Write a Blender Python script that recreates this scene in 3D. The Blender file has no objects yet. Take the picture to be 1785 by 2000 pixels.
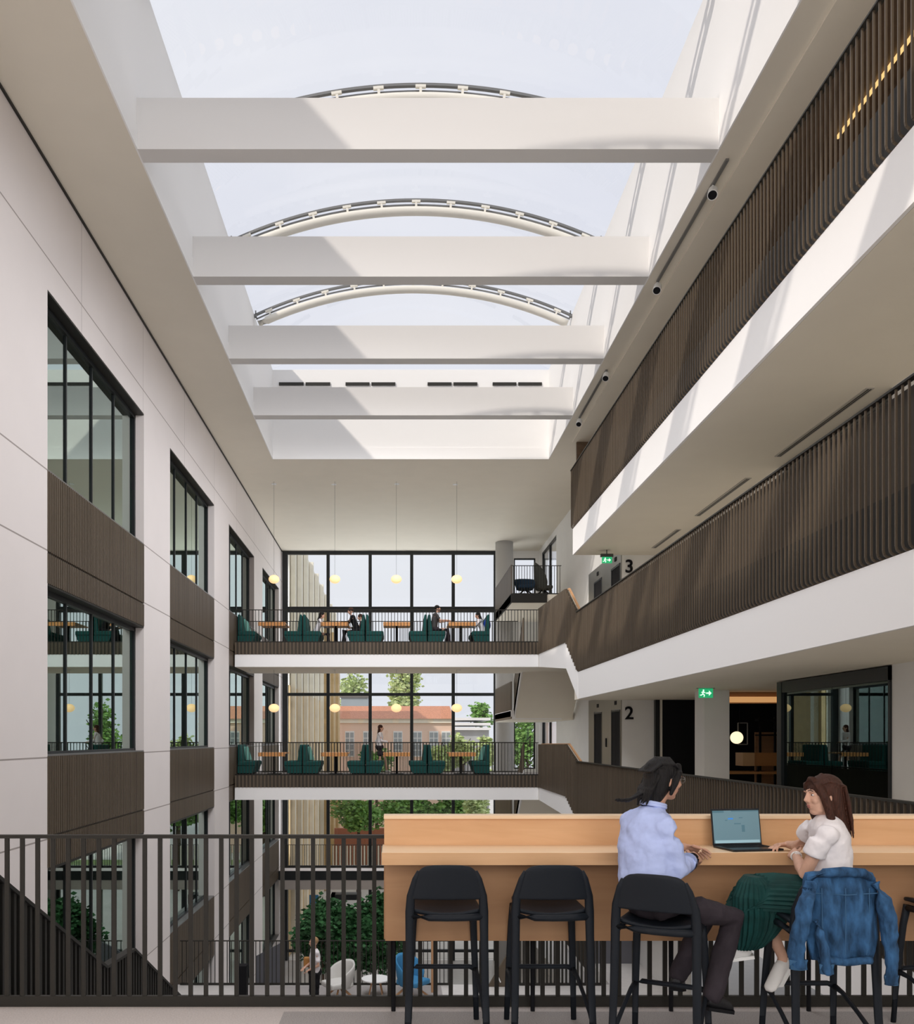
import bpy, bmesh, math, random
from mathutils import Vector, Matrix, Quaternion, noise
random.seed(7)
V = Vector
S = bpy.context.scene
COL = S.collection
PI = math.pi

# ------------------------------------------------------------------ camera
F = 1700.0; CX, CY = 772.0, 1443.0; EYE = 1.72
cd = bpy.data.cameras.new('camera'); cam = bpy.data.objects.new('camera', cd); COL.objects.link(cam)
cam.location = (0, 0, EYE); cam.rotation_euler = (PI/2, 0, 0)
cd.sensor_fit = 'HORIZONTAL'; cd.sensor_width = 36; cd.lens = 36*F/1785
cd.shift_x = (892.5-CX)/1785; cd.shift_y = (CY-1000)/1785
cd.clip_end = 600; cd.clip_start = .05
S.camera = cam

# ------------------------------------------------------------------ exposure, world, sun, large lights
S.view_settings.view_transform = 'Standard'; S.view_settings.look = 'None'
S.view_settings.gamma = 1; S.view_settings.use_curve_mapping = False
S.view_settings.exposure = 0.0
S.cycles.max_bounces = 10; S.cycles.diffuse_bounces = 6; S.cycles.transparent_max_bounces = 24
S.cycles.glossy_bounces = 4; S.cycles.caustics_reflective = False; S.cycles.caustics_refractive = False
w = bpy.data.worlds.new('sky'); S.world = w; w.use_nodes = True
nt = w.node_tree; nt.nodes.clear()
out = nt.nodes.new('ShaderNodeOutputWorld'); bg = nt.nodes.new('ShaderNodeBackground')
tc = nt.nodes.new('ShaderNodeTexCoord'); nz = nt.nodes.new('ShaderNodeTexNoise'); cr = nt.nodes.new('ShaderNodeValToRGB')
mp = nt.nodes.new('ShaderNodeMapping'); mp.inputs['Scale'].default_value = (1, 1, 3)
nz.inputs['Scale'].default_value = 1.6; nz.inputs['Detail'].default_value = 5; nz.inputs['Roughness'].default_value = .55
cr.color_ramp.elements[0].position = .35; cr.color_ramp.elements[0].color = (.77, .79, .87, 1)
cr.color_ramp.elements[1].position = .68; cr.color_ramp.elements[1].color = (.87, .88, .92, 1)
nt.links.new(tc.outputs['Generated'], mp.inputs['Vector']); nt.links.new(mp.outputs[0], nz.inputs['Vector'])
nt.links.new(nz.outputs['Fac'], cr.inputs[0]); nt.links.new(cr.outputs[0], bg.inputs[0])
bg.inputs[1].default_value = 1.0; nt.links.new(bg.outputs[0], out.inputs[0])

def light(name, kind, loc, energy, color=(1, 1, 1), aim=None, size=1, size_y=None, spread=None, angle=None):
    d = bpy.data.lights.new(name, kind); d.energy = energy; d.color = color
    if kind == 'AREA':
        d.shape = 'RECTANGLE'; d.size = size; d.size_y = size_y or size
        if spread: d.spread = spread
    if kind == 'SUN' and angle: d.angle = angle
    if kind in ('POINT', 'SPOT'): d.shadow_soft_size = size
    o = bpy.data.objects.new(name, d); COL.objects.link(o); o.location = loc
    if kind == 'AREA': o.visible_glossy = False     # added fill lamps are kept out of mirror reflections
    if aim is not None: o.rotation_euler = V(aim).to_track_quat('-Z', 'Y').to_euler()
    return o
SUN_DIR = V((.92, .93, -1.0))
light('sun', 'SUN', (-20, -20, 40), 2.25, (1.0, .91, .80), SUN_DIR, angle=math.radians(1.2))
# added fill lamps, on top of the sky and sun
# fill hung below the crossbeams, one lamp per bay, boosting the rooflight
for k_, y_ in enumerate((7.9, 11.4, 15.0, 18.6, 22.2, 25.6)):
    light('rooflight_fill_%d' % (k_+1), 'AREA', (.2, y_, 9.9), 190, (.97, .97, 1.0), (-.12, .42, -1), 5.2, 2.6, math.radians(160))
# added fill lamp behind the viewer, brightens the foreground
light('rear_fill', 'AREA', (0, -5.4, 4.4), 700, (1.0, .95, .90), (0, 1, .10), 9, 7.5)
# added fill lamp outside the end glazing, brightens the far end
light('end_glazing_fill', 'AREA', (-.2, 42.2, 3), 1350, (.96, .98, 1.0), (0, -1, 0), 9.8, 14)

# ------------------------------------------------------------------ materials
def nodes(name):
    m = bpy.data.materials.new(name); m.use_nodes = True
    return m, m.node_tree, m.node_tree.nodes['Principled BSDF']
def mat(name, col, rough=.6, metal=0, var=0, scale=8, bump=0, spec=.5, stretch=(1, 1, 1), alpha=None):
    m, t, b = nodes(name)
    b.inputs['Base Color'].default_value = (*col, 1); b.inputs['Roughness'].default_value = rough
    b.inputs['Metallic'].default_value = metal; b.inputs['Specular IOR Level'].default_value = spec
    if var or bump:
        tc = t.nodes.new('ShaderNodeTexCoord'); mp = t.nodes.new('ShaderNodeMapping'); mp.inputs['Scale'].default_value = stretch
        n = t.nodes.new('ShaderNodeTexNoise'); n.inputs['Scale'].default_value = scale; n.inputs['Detail'].default_value = 4
        t.links.new(tc.outputs['Object'], mp.inputs[0]); t.links.new(mp.outputs[0], n.inputs['Vector'])
        if var:
            r = t.nodes.new('ShaderNodeValToRGB')
            r.color_ramp.elements[0].position = .3; r.color_ramp.elements[1].position = .7
            r.color_ramp.elements[0].color = (*[max(0, c*(1-var)) for c in col], 1)
            r.color_ramp.elements[1].color = (*[min(1, c*(1+var)) for c in col], 1)
            t.links.new(n.outputs['Fac'], r.inputs[0]); t.links.new(r.outputs[0], b.inputs['Base Color'])
        if bump:
            bp = t.nodes.new('ShaderNodeBump'); bp.inputs['Strength'].default_value = bump; bp.inputs['Distance'].default_value = .02
            t.links.new(n.outputs['Fac'], bp.inputs['Height']); t.links.new(bp.outputs[0], b.inputs['Normal'])
    return m
def emit(name, col, s):
    m, t, b = nodes(name)
    b.inputs['Base Color'].default_value = (*col, 1)
    b.inputs['Emission Color'].default_value = (*col, 1); b.inputs['Emission Strength'].default_value = s
    return m
def glass(name, tint=(1, 1, 1), ior=1.5, rough=0.0, gl=(1, 1, 1), extra=0.0):
    m = bpy.data.materials.new(name); m.use_nodes = True; t = m.node_tree; t.nodes.clear()
    o = t.nodes.new('ShaderNodeOutputMaterial'); mx = t.nodes.new('ShaderNodeMixShader')
    a = t.nodes.new('ShaderNodeBsdfTransparent'); a.inputs[0].default_value = (*tint, 1)
    g = t.nodes.new('ShaderNodeBsdfGlossy'); g.inputs[0].default_value = (*gl, 1); g.inputs['Roughness'].default_value = rough
    f = t.nodes.new('ShaderNodeFresnel'); f.inputs[0].default_value = ior
    # fresnel is evaluated as if entering from air on both faces of the sheet
    ge = t.nodes.new('ShaderNodeNewGeometry'); ml = t.nodes.new('ShaderNodeMath'); ml.operation = 'MULTIPLY_ADD'
    dv = t.nodes.new('ShaderNodeMath'); dv.operation = 'DIVIDE'; dv.inputs[0].default_value = 1.0; dv.inputs[1].default_value = ior
    mi = t.nodes.new('ShaderNodeMix'); mi.data_type = 'FLOAT'; mi.inputs[2].default_value = ior; mi.inputs[3].default_value = 1.0/ior
    t.links.new(ge.outputs['Backfacing'], mi.inputs[0]); t.links.new(mi.outputs[0], f.inputs[0])
    ml.inputs[1].default_value = 1.0; ml.inputs[2].default_value = extra
    t.links.new(f.outputs[0], ml.inputs[0]); t.links.new(ml.outputs[0], mx.inputs[0])
    t.links.new(a.outputs[0], mx.inputs[1]); t.links.new(g.outputs[0], mx.inputs[2]); t.links.new(mx.outputs[0], o.inputs[0])
    return m
def wood(name, c1, c2, axis='X', scale=3, rough=.45):
    m, t, b = nodes(name)
    tc = t.nodes.new('ShaderNodeTexCoord'); mp = t.nodes.new('ShaderNodeMapping')
    sc = {'X': (.12, 1, 1), 'Y': (1, .12, 1), 'Z': (1, 1, .12)}[axis]
    mp.inputs['Scale'].default_value = [s*scale*3 for s in sc]
    n = t.nodes.new('ShaderNodeTexNoise'); n.inputs['Scale'].default_value = 3; n.inputs['Detail'].default_value = 6; n.inputs['Distortion'].default_value = .8
    r = t.nodes.new('ShaderNodeValToRGB'); r.color_ramp.elements[0].color = (*c1, 1); r.color_ramp.elements[1].color = (*c2, 1)
    r.color_ramp.elements[0].position = .3; r.color_ramp.elements[1].position = .72
    t.links.new(tc.outputs['Object'], mp.inputs[0]); t.links.new(mp.outputs[0], n.inputs[0]); t.links.new(n.outputs['Fac'], r.inputs[0])
    t.links.new(r.outputs[0], b.inputs['Base Color']); b.inputs['Roughness'].default_value = rough
    return m
M = {}
M['plaster'] = mat('white_plaster', (.80, .79, .765), .85, var=.02, scale=2)
M['ceiling'] = mat('ceiling_paint', (.80, .745, .64), .9, var=.015, scale=1.5)
M['fascia'] = mat('fascia_paint', (.86, .845, .83), .7)
M['shaft'] = mat('shaft_white_lightened', (.93, .92, .905), .8)  # shaft white lightened to make up for weak light on the walls
M['beam'] = mat('beam_white_darkened', (.72, .705, .69), .8)  # same white as the shaft, darkened to offset light on the beams
M['dark'] = mat('dark_bronze_metal', (.024, .022, .018), .5, metal=.2)
M['frame'] = mat('anthracite_frame', (.02, .023, .025), .4, metal=.2)
M['slat'] = mat('bronze_slat', (.115, .088, .062), .42, metal=.15, var=.18, scale=1.2, stretch=(1, 6, .15))
M['slatback'] = mat('bronze_backing', (.05, .04, .03), .55, var=.25, scale=1.5, stretch=(1, 5, .2))
M['slab'] = mat('slab_edge_dark', (.02, .019, .017), .6)
M['carpet'] = mat('grey_carpet', (.36, .335, .325), .95, var=.3, scale=160, bump=.3)
M['stone'] = mat('pale_terrazzo', (.57, .515, .49), .5, var=.12, scale=90)
M['lightfloor'] = mat('light_floor', (.60, .575, .55), .35, var=.05, scale=6)
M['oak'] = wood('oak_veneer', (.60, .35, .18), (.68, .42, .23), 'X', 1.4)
M['oaktop_lit'] = wood('oak_worktop_lit', (.76, .56, .37), (.82, .62, .42), 'X', 1.4, .38)  # oak lightened: light from above is put into the top's colour
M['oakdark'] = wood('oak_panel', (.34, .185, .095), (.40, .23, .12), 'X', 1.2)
M['tabletop'] = wood('table_oak', (.62, .27, .09), (.72, .35, .13), 'X', 6)
M['legwood'] = wood('leg_oak', (.45, .24, .12), (.55, .32, .17), 'Z', 4)
M['brownwood'] = wood('walnut_lining', (.10, .065, .04), (.15, .095, .06), 'Y', 1)
M['stool'] = mat('black_plastic', (.010, .013, .018), .48, spec=.3, bump=.02, scale=200)
M['steel'] = mat('brushed_steel', (.33, .32, .29), .38, metal=.85, var=.06, scale=2, stretch=(1, 1, .1))
M['glass'] = glass('clear_glass', (.965, .975, .985), 1.35)
M['glassgreen'] = glass('green_glass', (.30, .42, .37), 1.75, gl=(.80, .93, .87), extra=.34)
M['glasspod'] = glass('dark_green_glass', (.14, .24, .21), 1.7, gl=(.75, .9, .85), extra=.07)
M['roof'] = glass('roof_glazing', (.97, .975, .99), 1.25)
M['tube'] = mat('cream_steel', (.84, .81, .73), .5)
M['alu'] = mat('grey_aluminium', (.22, .22, .215), .4, metal=.5)
M['black'] = mat('black_paint', (.01, .01, .012), .75, spec=.2)
M['sofa'] = mat('teal_green_fabric', (.012, .075, .068), .9, var=.15, scale=60)
M['sofalight'] = mat('mint_fabric', (.14, .34, .29), .9, var=.1, scale=60)
M['lantern'] = emit('paper_lantern', (1.0, .66, .34), .95)
M['globe'] = emit('opal_globe', (1.0, .84, .55), 1.15)
M['strip'] = emit('warm_strip_light', (1.0, .66, .26), .9)
M['skin'] = mat('skin', (.52, .29, .20), .55, var=.06, scale=30)
M['skinlight'] = mat('skin_light', (.60, .36, .26), .55, var=.05, scale=30)
M['hairblack'] = mat('black_hair', (.007, .0065, .007), .45, spec=.35, var=.5, scale=30, bump=.5, stretch=(6, 6, .5))
M['hairbrown'] = mat('brown_hair', (.05, .018, .011), .45, spec=.35, var=.5, scale=30, bump=.5, stretch=(6, 6, .5))
M['hairblond'] = mat('blond_hair', (.36, .22, .11), .5)
M['shirt'] = mat('light_blue_cotton', (.44, .52, .82), .9, var=.08, scale=9, bump=.5)
M['tee'] = mat('white_cotton', (.78, .75, .77), .9, var=.04, scale=9, bump=.4)
M['trouser'] = mat('dark_plum_trousers', (.028, .022, .028), .85, var=.3, scale=8, bump=.4)
M['skirt'] = mat('dark_green_pleats', (.006, .045, .042), .75, var=.3, scale=12)
M['shoeblack'] = mat('black_leather', (.012, .012, .014), .4)
M['shoewhite'] = mat('white_canvas', (.72, .71, .70), .7)
M['denim'] = mat('blue_denim', (.026, .080, .175), .9, var=.6, scale=16, bump=.6, stretch=(1.4, 1.4, .6))
M['denimseam'] = mat('denim_seam', (.045, .115, .22), .9)
M['screen'] = emit('laptop_screen', (.10, .175, .21), .62)
M['screenblue'] = emit('screen_blue', (.03, .16, .45), .8)
M['screengrey'] = emit('screen_text', (.05, .11, .14), .8)
M['screenpale'] = emit('screen_pale', (.2, .31, .35), .9)
M['laptop'] = mat('laptop_shell', (.02, .024, .03), .4, metal=.4)
M['white'] = mat('white_lacquer', (.85, .85, .84), .4)
M['offwhite'] = mat('offwhite_upholstery', (.62, .61, .58), .85)
M['blue'] = mat('blue_upholstery', (.05, .22, .42), .85)
M['navy'] = mat('navy_upholstery', (.02, .045, .08), .9)
M['greychair'] = mat('grey_upholstery', (.075, .075, .065), .9)
M['leaf'] = mat('dark_leaf', (.035, .115, .04), .55, var=.6, scale=5)
M['leafmid'] = mat('mid_leaf', (.19, .36, .09), .7, var=.5, scale=2)
M['leaflight'] = mat('pale_leaf', (.52, .62, .28), .7, var=.4, scale=2)
M['bark'] = mat('bark', (.09, .06, .04), .9, var=.3, scale=12)
M['soil'] = mat('soil', (.03, .02, .015), .95)
M['brick'] = mat('pink_brick', (.86, .62, .49), .9, var=.12, scale=20)
M['redbrick'] = mat('red_brick', (.45, .17, .10), .9, var=.2, scale=20)
M['tile'] = mat('orange_roof_tiles', (.58, .25, .14), .85, var=.3, scale=9)
M['fin'] = mat('cream_fin', (.92, .87, .74), .7, var=.05, scale=2)
M['finside'] = mat('gold_cladding', (.60, .42, .20), .6, var=.1, scale=2)
M['paving'] = mat('outdoor_paving', (.62, .60, .56), .9, var=.06, scale=.6)
M['grass'] = mat('outdoor_grass', (.20, .27, .09), .95, var=.3, scale=1)
M['green'] = emit('exit_green', (.02, .36, .14), .9)
M['signwhite'] = emit('exit_white', (.8, 1, .85), 1.0)
M['signbox'] = mat('sign_housing', (.06, .06, .055), .6)
M['felt'] = mat('grey_felt', (.13, .13, .145), .95)
M['eye'] = mat('eye_white', (.7, .68, .66), .3)
M['lip'] = mat('lips', (.42, .14, .13), .5)
M['leather'] = mat('tan_leather', (.42, .20, .06), .6)
M['grey'] = mat('dark_grey_cotton', (.07, .065, .065), .9)
M['yellowtan'] = mat('oak_cabinet', (.42, .21, .08), .5)

# panel-joint wall: thin dark joints drawn where the panels meet
def jointed(name, col, zs, y0, dy):
    m, t, b = nodes(name)
    ge = t.nodes.new('ShaderNodeNewGeometry'); sp = t.nodes.new('ShaderNodeSeparateXYZ'); t.links.new(ge.outputs['Position'], sp.inputs[0])
    acc = None
    def line(src, c, w):
        s = t.nodes.new('ShaderNodeMath'); s.operation = 'COMPARE'; s.inputs[1].default_value = c; s.inputs[2].default_value = w
        t.links.new(src, s.inputs[0]); return s.outputs[0]
    outs = [line(sp.outputs['Z'], z, .012) for z in zs]
    md = t.nodes.new('ShaderNodeMath'); md.operation = 'PINGPONG'; ad = t.nodes.new('ShaderNodeMath'); ad.operation = 'ADD'
    ad.inputs[1].default_value = -y0+500*dy; md.inputs[1].default_value = dy/2
    t.links.new(sp.outputs['Y'], ad.inputs[0]); t.links.new(ad.outputs[0], md.inputs[0])
    lt = t.nodes.new('ShaderNodeMath'); lt.operation = 'LESS_THAN'; lt.inputs[1].default_value = .006
    t.links.new(md.outputs[0], lt.inputs[0]); outs.append(lt.outputs[0])
    acc = outs[0]
    for o_ in outs[1:]:
        a = t.nodes.new('ShaderNodeMath'); a.operation = 'MAXIMUM'; t.links.new(acc, a.inputs[0]); t.links.new(o_, a.inputs[1]); acc = a.outputs[0]
    n = t.nodes.new('ShaderNodeTexNoise'); n.inputs['Scale'].default_value = 1.2; n.inputs['Detail'].default_value = 6
    t.links.new(ge.outputs['Position'], n.inputs['Vector'])
    r = t.nodes.new('ShaderNodeValToRGB'); r.color_ramp.elements[0].position = .3; r.color_ramp.elements[1].position = .7
    r.color_ramp.elements[0].color = (*[c*.97 for c in col], 1); r.color_ramp.elements[1].color = (*col, 1)
    t.links.new(n.outputs['Fac'], r.inputs[0])
    mx = t.nodes.new('ShaderNodeMix'); mx.data_type = 'RGBA'; mx.inputs[7].default_value = (.34, .30, .28, 1)
    t.links.new(acc, mx.inputs[0]); t.links.new(r.outputs[0], mx.inputs[6]); t.links.new(mx.outputs[2], b.inputs['Base Color'])
    b.inputs['Roughness'].default_value = .7
    return m
M['concrete'] = jointed('pale_concrete_panels', (.77, .715, .695), [9.15, 5.87, 4.63, 1.43, .17, -2.97, -4.23, -7.3], 14.9, 3.64)

# ------------------------------------------------------------------ geometry helpers
def nb(): return bmesh.new()
def box(bm, x0, x1, y0, y1, z0, z1):
    vs = [bm.verts.new((x, y, z)) for x in (x0, x1) for y in (y0, y1) for z in (z0, z1)]
    for f in ((0, 1, 3, 2), (4, 6, 7, 5), (0, 4, 5, 1), (2, 3, 7, 6), (0, 2, 6, 4), (1, 5, 7, 3)):
        bm.faces.new([vs[i] for i in f])
    return bm
def cbox(bm, c, s): return box(bm, c[0]-s[0]/2, c[0]+s[0]/2, c[1]-s[1]/2, c[1]+s[1]/2, c[2]-s[2]/2, c[2]+s[2]/2)
def frame_of(d, up=V((0, 0, 1))):
    d = d.normalized()
    if abs(d.dot(up)) > .98: up = V((0, 1, 0))
    u = d.cross(up).normalized(); v = u.cross(d).normalized()
    return u, v
def bar(bm, p0, p1, w, h, up=V((0, 0, 1))):
    p0, p1 = V(p0), V(p1); u, v = frame_of(p1-p0, up)
    ring = lambda p: [bm.verts.new(p+u*a*w/2+v*b*h/2) for a, b in ((-1, -1), (1, -1), (1, 1), (-1, 1))]
    a, b = ring(p0), ring(p1)
    for i in range(4): bm.faces.new((a[i], a[(i+1) % 4], b[(i+1) % 4], b[i]))
    bm.faces.new(a[::-1]); bm.faces.new(b)
def loft(bm, secs, seg=16, cap=True):
    """secs: list of (centre, U, W) ellipse rings"""
    rings = []
    for c, u, v in secs:
        c, u, v = V(c), V(u), V(v)
        rings.append([bm.verts.new(c+u*math.cos(2*PI*k/seg)+v*math.sin(2*PI*k/seg)) for k in range(seg)])
    for a, b in zip(rings, rings[1:]):
        for i in range(seg): bm.faces.new((a[i], a[(i+1) % seg], b[(i+1) % seg], b[i]))
    if cap: bm.faces.new(rings[0][::-1]); bm.faces.new(rings[-1])
    return rings
def tube(bm, pts, rad, seg=10, round_ends=False, flat=1.0):
    pts = [V(p) for p in pts]; n = len(pts)
    if not hasattr(rad, '__len__'): rad = [rad]*n
    secs = []; pu = None
    for i, p in enumerate(pts):
        d = (pts[min(i+1, n-1)]-pts[max(i-1, 0)])
        if d.length < 1e-6: d = V((0, 0, 1))
        d.normalize()
        if pu is None: u, v = frame_of(d)
        else:
            u = (pu-d*pu.dot(d)); u = u.normalized() if u.length > 1e-5 else frame_of(d)[0]; v = d.cross(u).normalized()
        pu = u
        if round_ends and i == 0:
            for k in (80, 55, 28): a = math.radians(k); secs.append((p-d*rad[0]*math.sin(a), u*rad[0]*math.cos(a), v*rad[0]*math.cos(a)*flat))
        secs.append((p, u*rad[i], v*rad[i]*flat))
        if round_ends and i == n-1:
            for k in (28, 55, 80): a = math.radians(k); secs.append((p+d*rad[i]*math.sin(a), u*rad[i]*math.cos(a), v*rad[i]*math.cos(a)*flat))
    loft(bm, secs, seg)
def ell(bm, c, r, seg=16, rings=9, R=None):
    c = V(c)
    if not hasattr(r, '__len__'): r = (r, r, r)
    R = R or Matrix.Identity(3)
    top = bm.verts.new(c+R@V((0, 0, r[2]))); bot = bm.verts.new(c+R@V((0, 0, -r[2]))); rs = []
    for j in range(1, rings):
        t = PI*j/rings
        rs.append([bm.verts.new(c+R@V((r[0]*math.sin(t)*math.cos(2*PI*k/seg), r[1]*math.sin(t)*math.sin(2*PI*k/seg), r[2]*math.cos(t)))) for k in range(seg)])
    for k in range(seg):
        bm.faces.new((top, rs[0][k], rs[0][(k+1) % seg])); bm.faces.new((bot, rs[-1][(k+1) % seg], rs[-1][k]))
    for a, b in zip(rs, rs[1:]):
        for k in range(seg): bm.faces.new((a[k], b[k], b[(k+1) % seg], a[(k+1) % seg]))
def prism(bm, pts, d):
    """closed outline pts (3D) extruded by vector d"""
    d = V(d); a = [bm.verts.new(V(p)) for p in pts]; b = [bm.verts.new(V(p)+d) for p in pts]; n = len(a)
    for i in range(n): bm.faces.new((a[i], a[(i+1) % n], b[(i+1) % n], b[i]))
    bm.faces.new(a[::-1]); bm.faces.new(b)
def cyl(bm, c, r, h, seg=20, r2=None):
    c = V(c); loft(bm, [(c, V((r, 0, 0)), V((0, r, 0))), (c+V((0, 0, h)), V((r2 or r, 0, 0)), V((0, r2 or r, 0)))], seg)

def obj(name, bm, m, parent=None, smooth=False, bevel=0, loc=None, voxel=0, smoothit=0, rel=False):
    """link as one mesh; with a parent the mesh is in world space and gets re-based unless rel"""
    bmesh.ops.recalc_face_normals(bm, faces=bm.faces)
    if parent is not None and not rel:
        p = parent; off = V((0, 0, 0))
        while p is not None: off += V(p.location); p = p.parent
        if off.length: bmesh.ops.translate(bm, verts=bm.verts, vec=-off)
    if loc is not None and parent is None: bmesh.ops.translate(bm, verts=bm.verts, vec=-V(loc))
    me = bpy.data.meshes.new(name); bm.to_mesh(me); bm.free()
    if smooth:
        for p_ in me.polygons: p_.use_smooth = True
    me.materials.append(m)
    o = bpy.data.objects.new(name, me); COL.objects.link(o)
    if parent is not None: o.parent = parent
    if loc is not None and parent is None: o.location = loc
    if bevel:
        b = o.modifiers.new('bevel', 'BEVEL'); b.width = bevel; b.segments = 2; b.limit_method = 'ANGLE'
    if voxel:
        r = o.modifiers.new('remesh', 'REMESH'); r.mode = 'VOXEL'; r.voxel_size = voxel; r.use_smooth_shade = True
        if smoothit:
            s = o.modifiers.new('smooth', 'SMOOTH'); s.factor = .5; s.iterations = smoothit
    return o
def struct(name, bm, m, parent=None, **k):
    o = obj(name, bm, m, parent, **k)
    if parent is None: o['kind'] = 'structure'
    return o
def tag(o, label, cat, group=None, kind=None):
    o['label'] = label; o['category'] = cat
    if group: o['group'] = group
    if kind: o['kind'] = kind
    return o
def thing(name, label, cat, loc=(0, 0, 0), rotz=0, group=None):
    o = bpy.data.objects.new(name, None); o.empty_display_size = .2; COL.objects.link(o)
    o.location = loc; o.rotation_euler = (0, 0, rotz)
    return tag(o, label, cat, group)
def dup(root, loc, rotz=None, label=None, group=None):
    r = root.copy(); COL.objects.link(r); r.location = loc
    if rotz is not None: r.rotation_euler = (0, 0, rotz)
    if label: r['label'] = label
    if group: r['group'] = group
    for ch in list(root.children):
        c = ch.copy(); COL.objects.link(c); c.parent = r
        for g in ch.children:
            d = g.copy(); COL.objects.link(d); d.parent = c
    return r

# ------------------------------------------------------------------ shell
XL, XR, XW = -5.37, 5.3, 7.76          # left facade, right balustrade line, corridor wall
ZC = 10.59                              # ceiling
YG = 41.2                               # far glazed wall
L1, L2, L3, L4, L0 = -4.35, 0.0, 4.33, 8.66, -8.75
SX0, SX1, SY0, SY1, ZS = -3.89, 4.87, 2.4, 27.6, 13.42   # rooflight opening
bm = nb()
box(bm, XL-.4, SX0, -6, YG, ZC, ZC+.35); box(bm, SX1, 5.85, -6, YG, ZC, ZC+.35)
box(bm, SX0, SX1, -6, SY0, ZC, ZC+.35); box(bm, SX0, SX1, SY1, YG, ZC, ZC+.35)
struct('ceiling', bm, M['ceiling'])
bm = nb(); box(bm, 5.85, 14, -6, 26, ZC, ZC+.35); struct('ceiling_lining', bm, M['brownwood'])
bm = nb(); box(bm, 5.85, 14, 26, YG, ZC, ZC+.35); box(bm, XL-5, XL-.4, -6, YG, ZC, ZC+.35); struct('ceiling_far', bm, M['ceiling'])
bm = nb()   # rooflight shaft
box(bm, SX0-.3, SX0, SY0, SY1, ZC+.35, ZS); box(bm, SX1, SX1+.3, SY0, SY1, ZC+.35, ZS)
box(bm, SX0-.3, SX1+.3, SY1, SY1+.3, ZC+.35, ZS); box(bm, SX0-.3, SX1+.3, SY0-.3, SY0, ZC+.35, ZS)
# linings down to the ceiling soffit
struct('wall_rooflight', bm, M['shaft'])
bm = nb()
for x0, x1, y0, y1 in ((SX0-.012, SX0+.012, SY0, SY1), (SX1-.012, SX1+.012, SY0, SY1), (SX0, SX1, SY1-.012, SY1+.012), (SX0, SX1, SY0-.012, SY0+.012)):
    box(bm, x0, x1, y0, y1, ZC-.004, ZC+.36)
struct('trim_1', bm, M['shaft'])
bm = nb(); box(bm, SX0-.75, SX0-.42, -6, SY1+4, ZC+.35, 14.55); struct('trim_2', bm, M['plaster'])     # unseen upstand added beside the vault to shape the beams' shadow edge
bm = nb(); box(bm, XL-.0, XL+.035, -6, YG, ZC-.03, ZC-.001); struct('trim_3', bm, M['dark'])  # shade of the wall-ceiling gap made as a dark strip
bm = nb(); box(bm, 5.28, 5.30, 2, 26, ZC-.035, ZC-.001); box(bm, 5.30, 5.85, 2, 26, ZC-.03, ZC-.001); struct('trim_4', bm, M['ceiling'])

# end wall slots
def slot(x0, x1, y, lab):
    z = CY; Y = SY1; X0 = (x0-CX)*Y/F; X1 = (x1-CX)*Y/F; Z = EYE+(CY-750.5)*Y/F
    t = thing('ventilation_slot', lab, 'vent', ((X0+X1)/2, Y-.03, Z-.05), group='slot vents in the rooflight end wall')
    m = (X0+X1)/2
    b = nb(); box(b, X0, m-.03, Y-.045, Y, Z-.045, Z+.045); obj('opening', b, M['dark'], t)
    b = nb(); box(b, m+.03, X1, Y-.045, Y, Z-.045, Z+.045); obj('opening', b, M['dark'], t)
for x0, x1, l in ((545, 645, 'leftmost dark slot vent in the white rooflight end wall'), (675, 772, 'second dark slot vent from the left in the rooflight end wall'),
                  (835, 932, 'third dark slot vent from the left in the rooflight end wall'), (962, 1058, 'rightmost dark slot vent in the white rooflight end wall')):
    slot(x0, x1, 0, l)

# crossbeams
BY = [5.9, 9.5, 13.09, 16.7, 20.3, 23.86]
names = {13.09: 'white crossbeam under the rooflight, nearest and largest in view', 16.7: 'white crossbeam under the rooflight, second from the front',
         20.3: 'white crossbeam under the rooflight, third from the front', 23.86: 'white crossbeam under the rooflight, farthest and just before the slot vents',
         5.9: 'white crossbeam over the viewpoint, above the top of the photo', 9.5: 'white crossbeam just above the top edge of the photo'}
for y in BY:
    b = nb(); box(b, SX0, SX1, y, y+.31, ZC-.002, ZC+.77)
    for sx, s in ((SX0, 1), (SX1, -1)):   # end haunches
        prism(b, [(sx, y-.001, ZC+.04), (sx, y-.001, ZC+.77), (sx+s*.10, y-.001, ZC+.77)], (0, .312, 0))
    tag(obj('crossbeam', b, M['beam'], loc=(.49, y+.15, ZC)), names[y], 'beam', 'crossbeams below the rooflight')

# vault: arched steel ribs and the glazed sheet
XM = (SX0+SX1)/2; HC = (SX1-SX0)/2; RISE = .98
RAD = (HC*HC+RISE*RISE)/(2*RISE)
def arc(h, n=40, z0=ZS, grow=0):
    a0 = math.asin(HC/RAD); r = RAD+h; zc = z0+RISE-RAD
    return [(XM+r*math.sin(-a0+2*a0*i/n), zc+r*math.cos(-a0+2*a0*i/n)) for i in range(n+1)]
b = nb(); A = arc(.06, 32)
rows = []
for y in [SY0-.1+(SY1+.2-SY0)*j/14 for j in range(15)]: rows.append([b.verts.new((x, y, z)) for x, z in A])
for r0, r1 in zip(rows, rows[1:]):
    for i in range(len(A)-1): b.faces.new((r0[i], r0[i+1], r1[i+1], r1[i]))
struct('window_1', b, M['roof'])
b = nb(); A2 = arc(.06, 24)
prism(b, [(x, SY1+.05, z) for x, z in A2], (0, .03, 0)); struct('window_2', b, M['roof'])
ribn = {16.7: 'curved cream rib above the nearest crossbeam, only its crown showing', 20.3: 'curved cream rib above the second crossbeam, largest full arch',
        23.86: 'curved cream rib above the third crossbeam, farthest arch', 13.09: 'curved cream rib high over the nearest crossbeam, above the photo', 9.5: 'curved cream rib over the crossbeam above the top edge of the photo', 5.9: 'curved cream rib directly over the viewpoint'}
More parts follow.
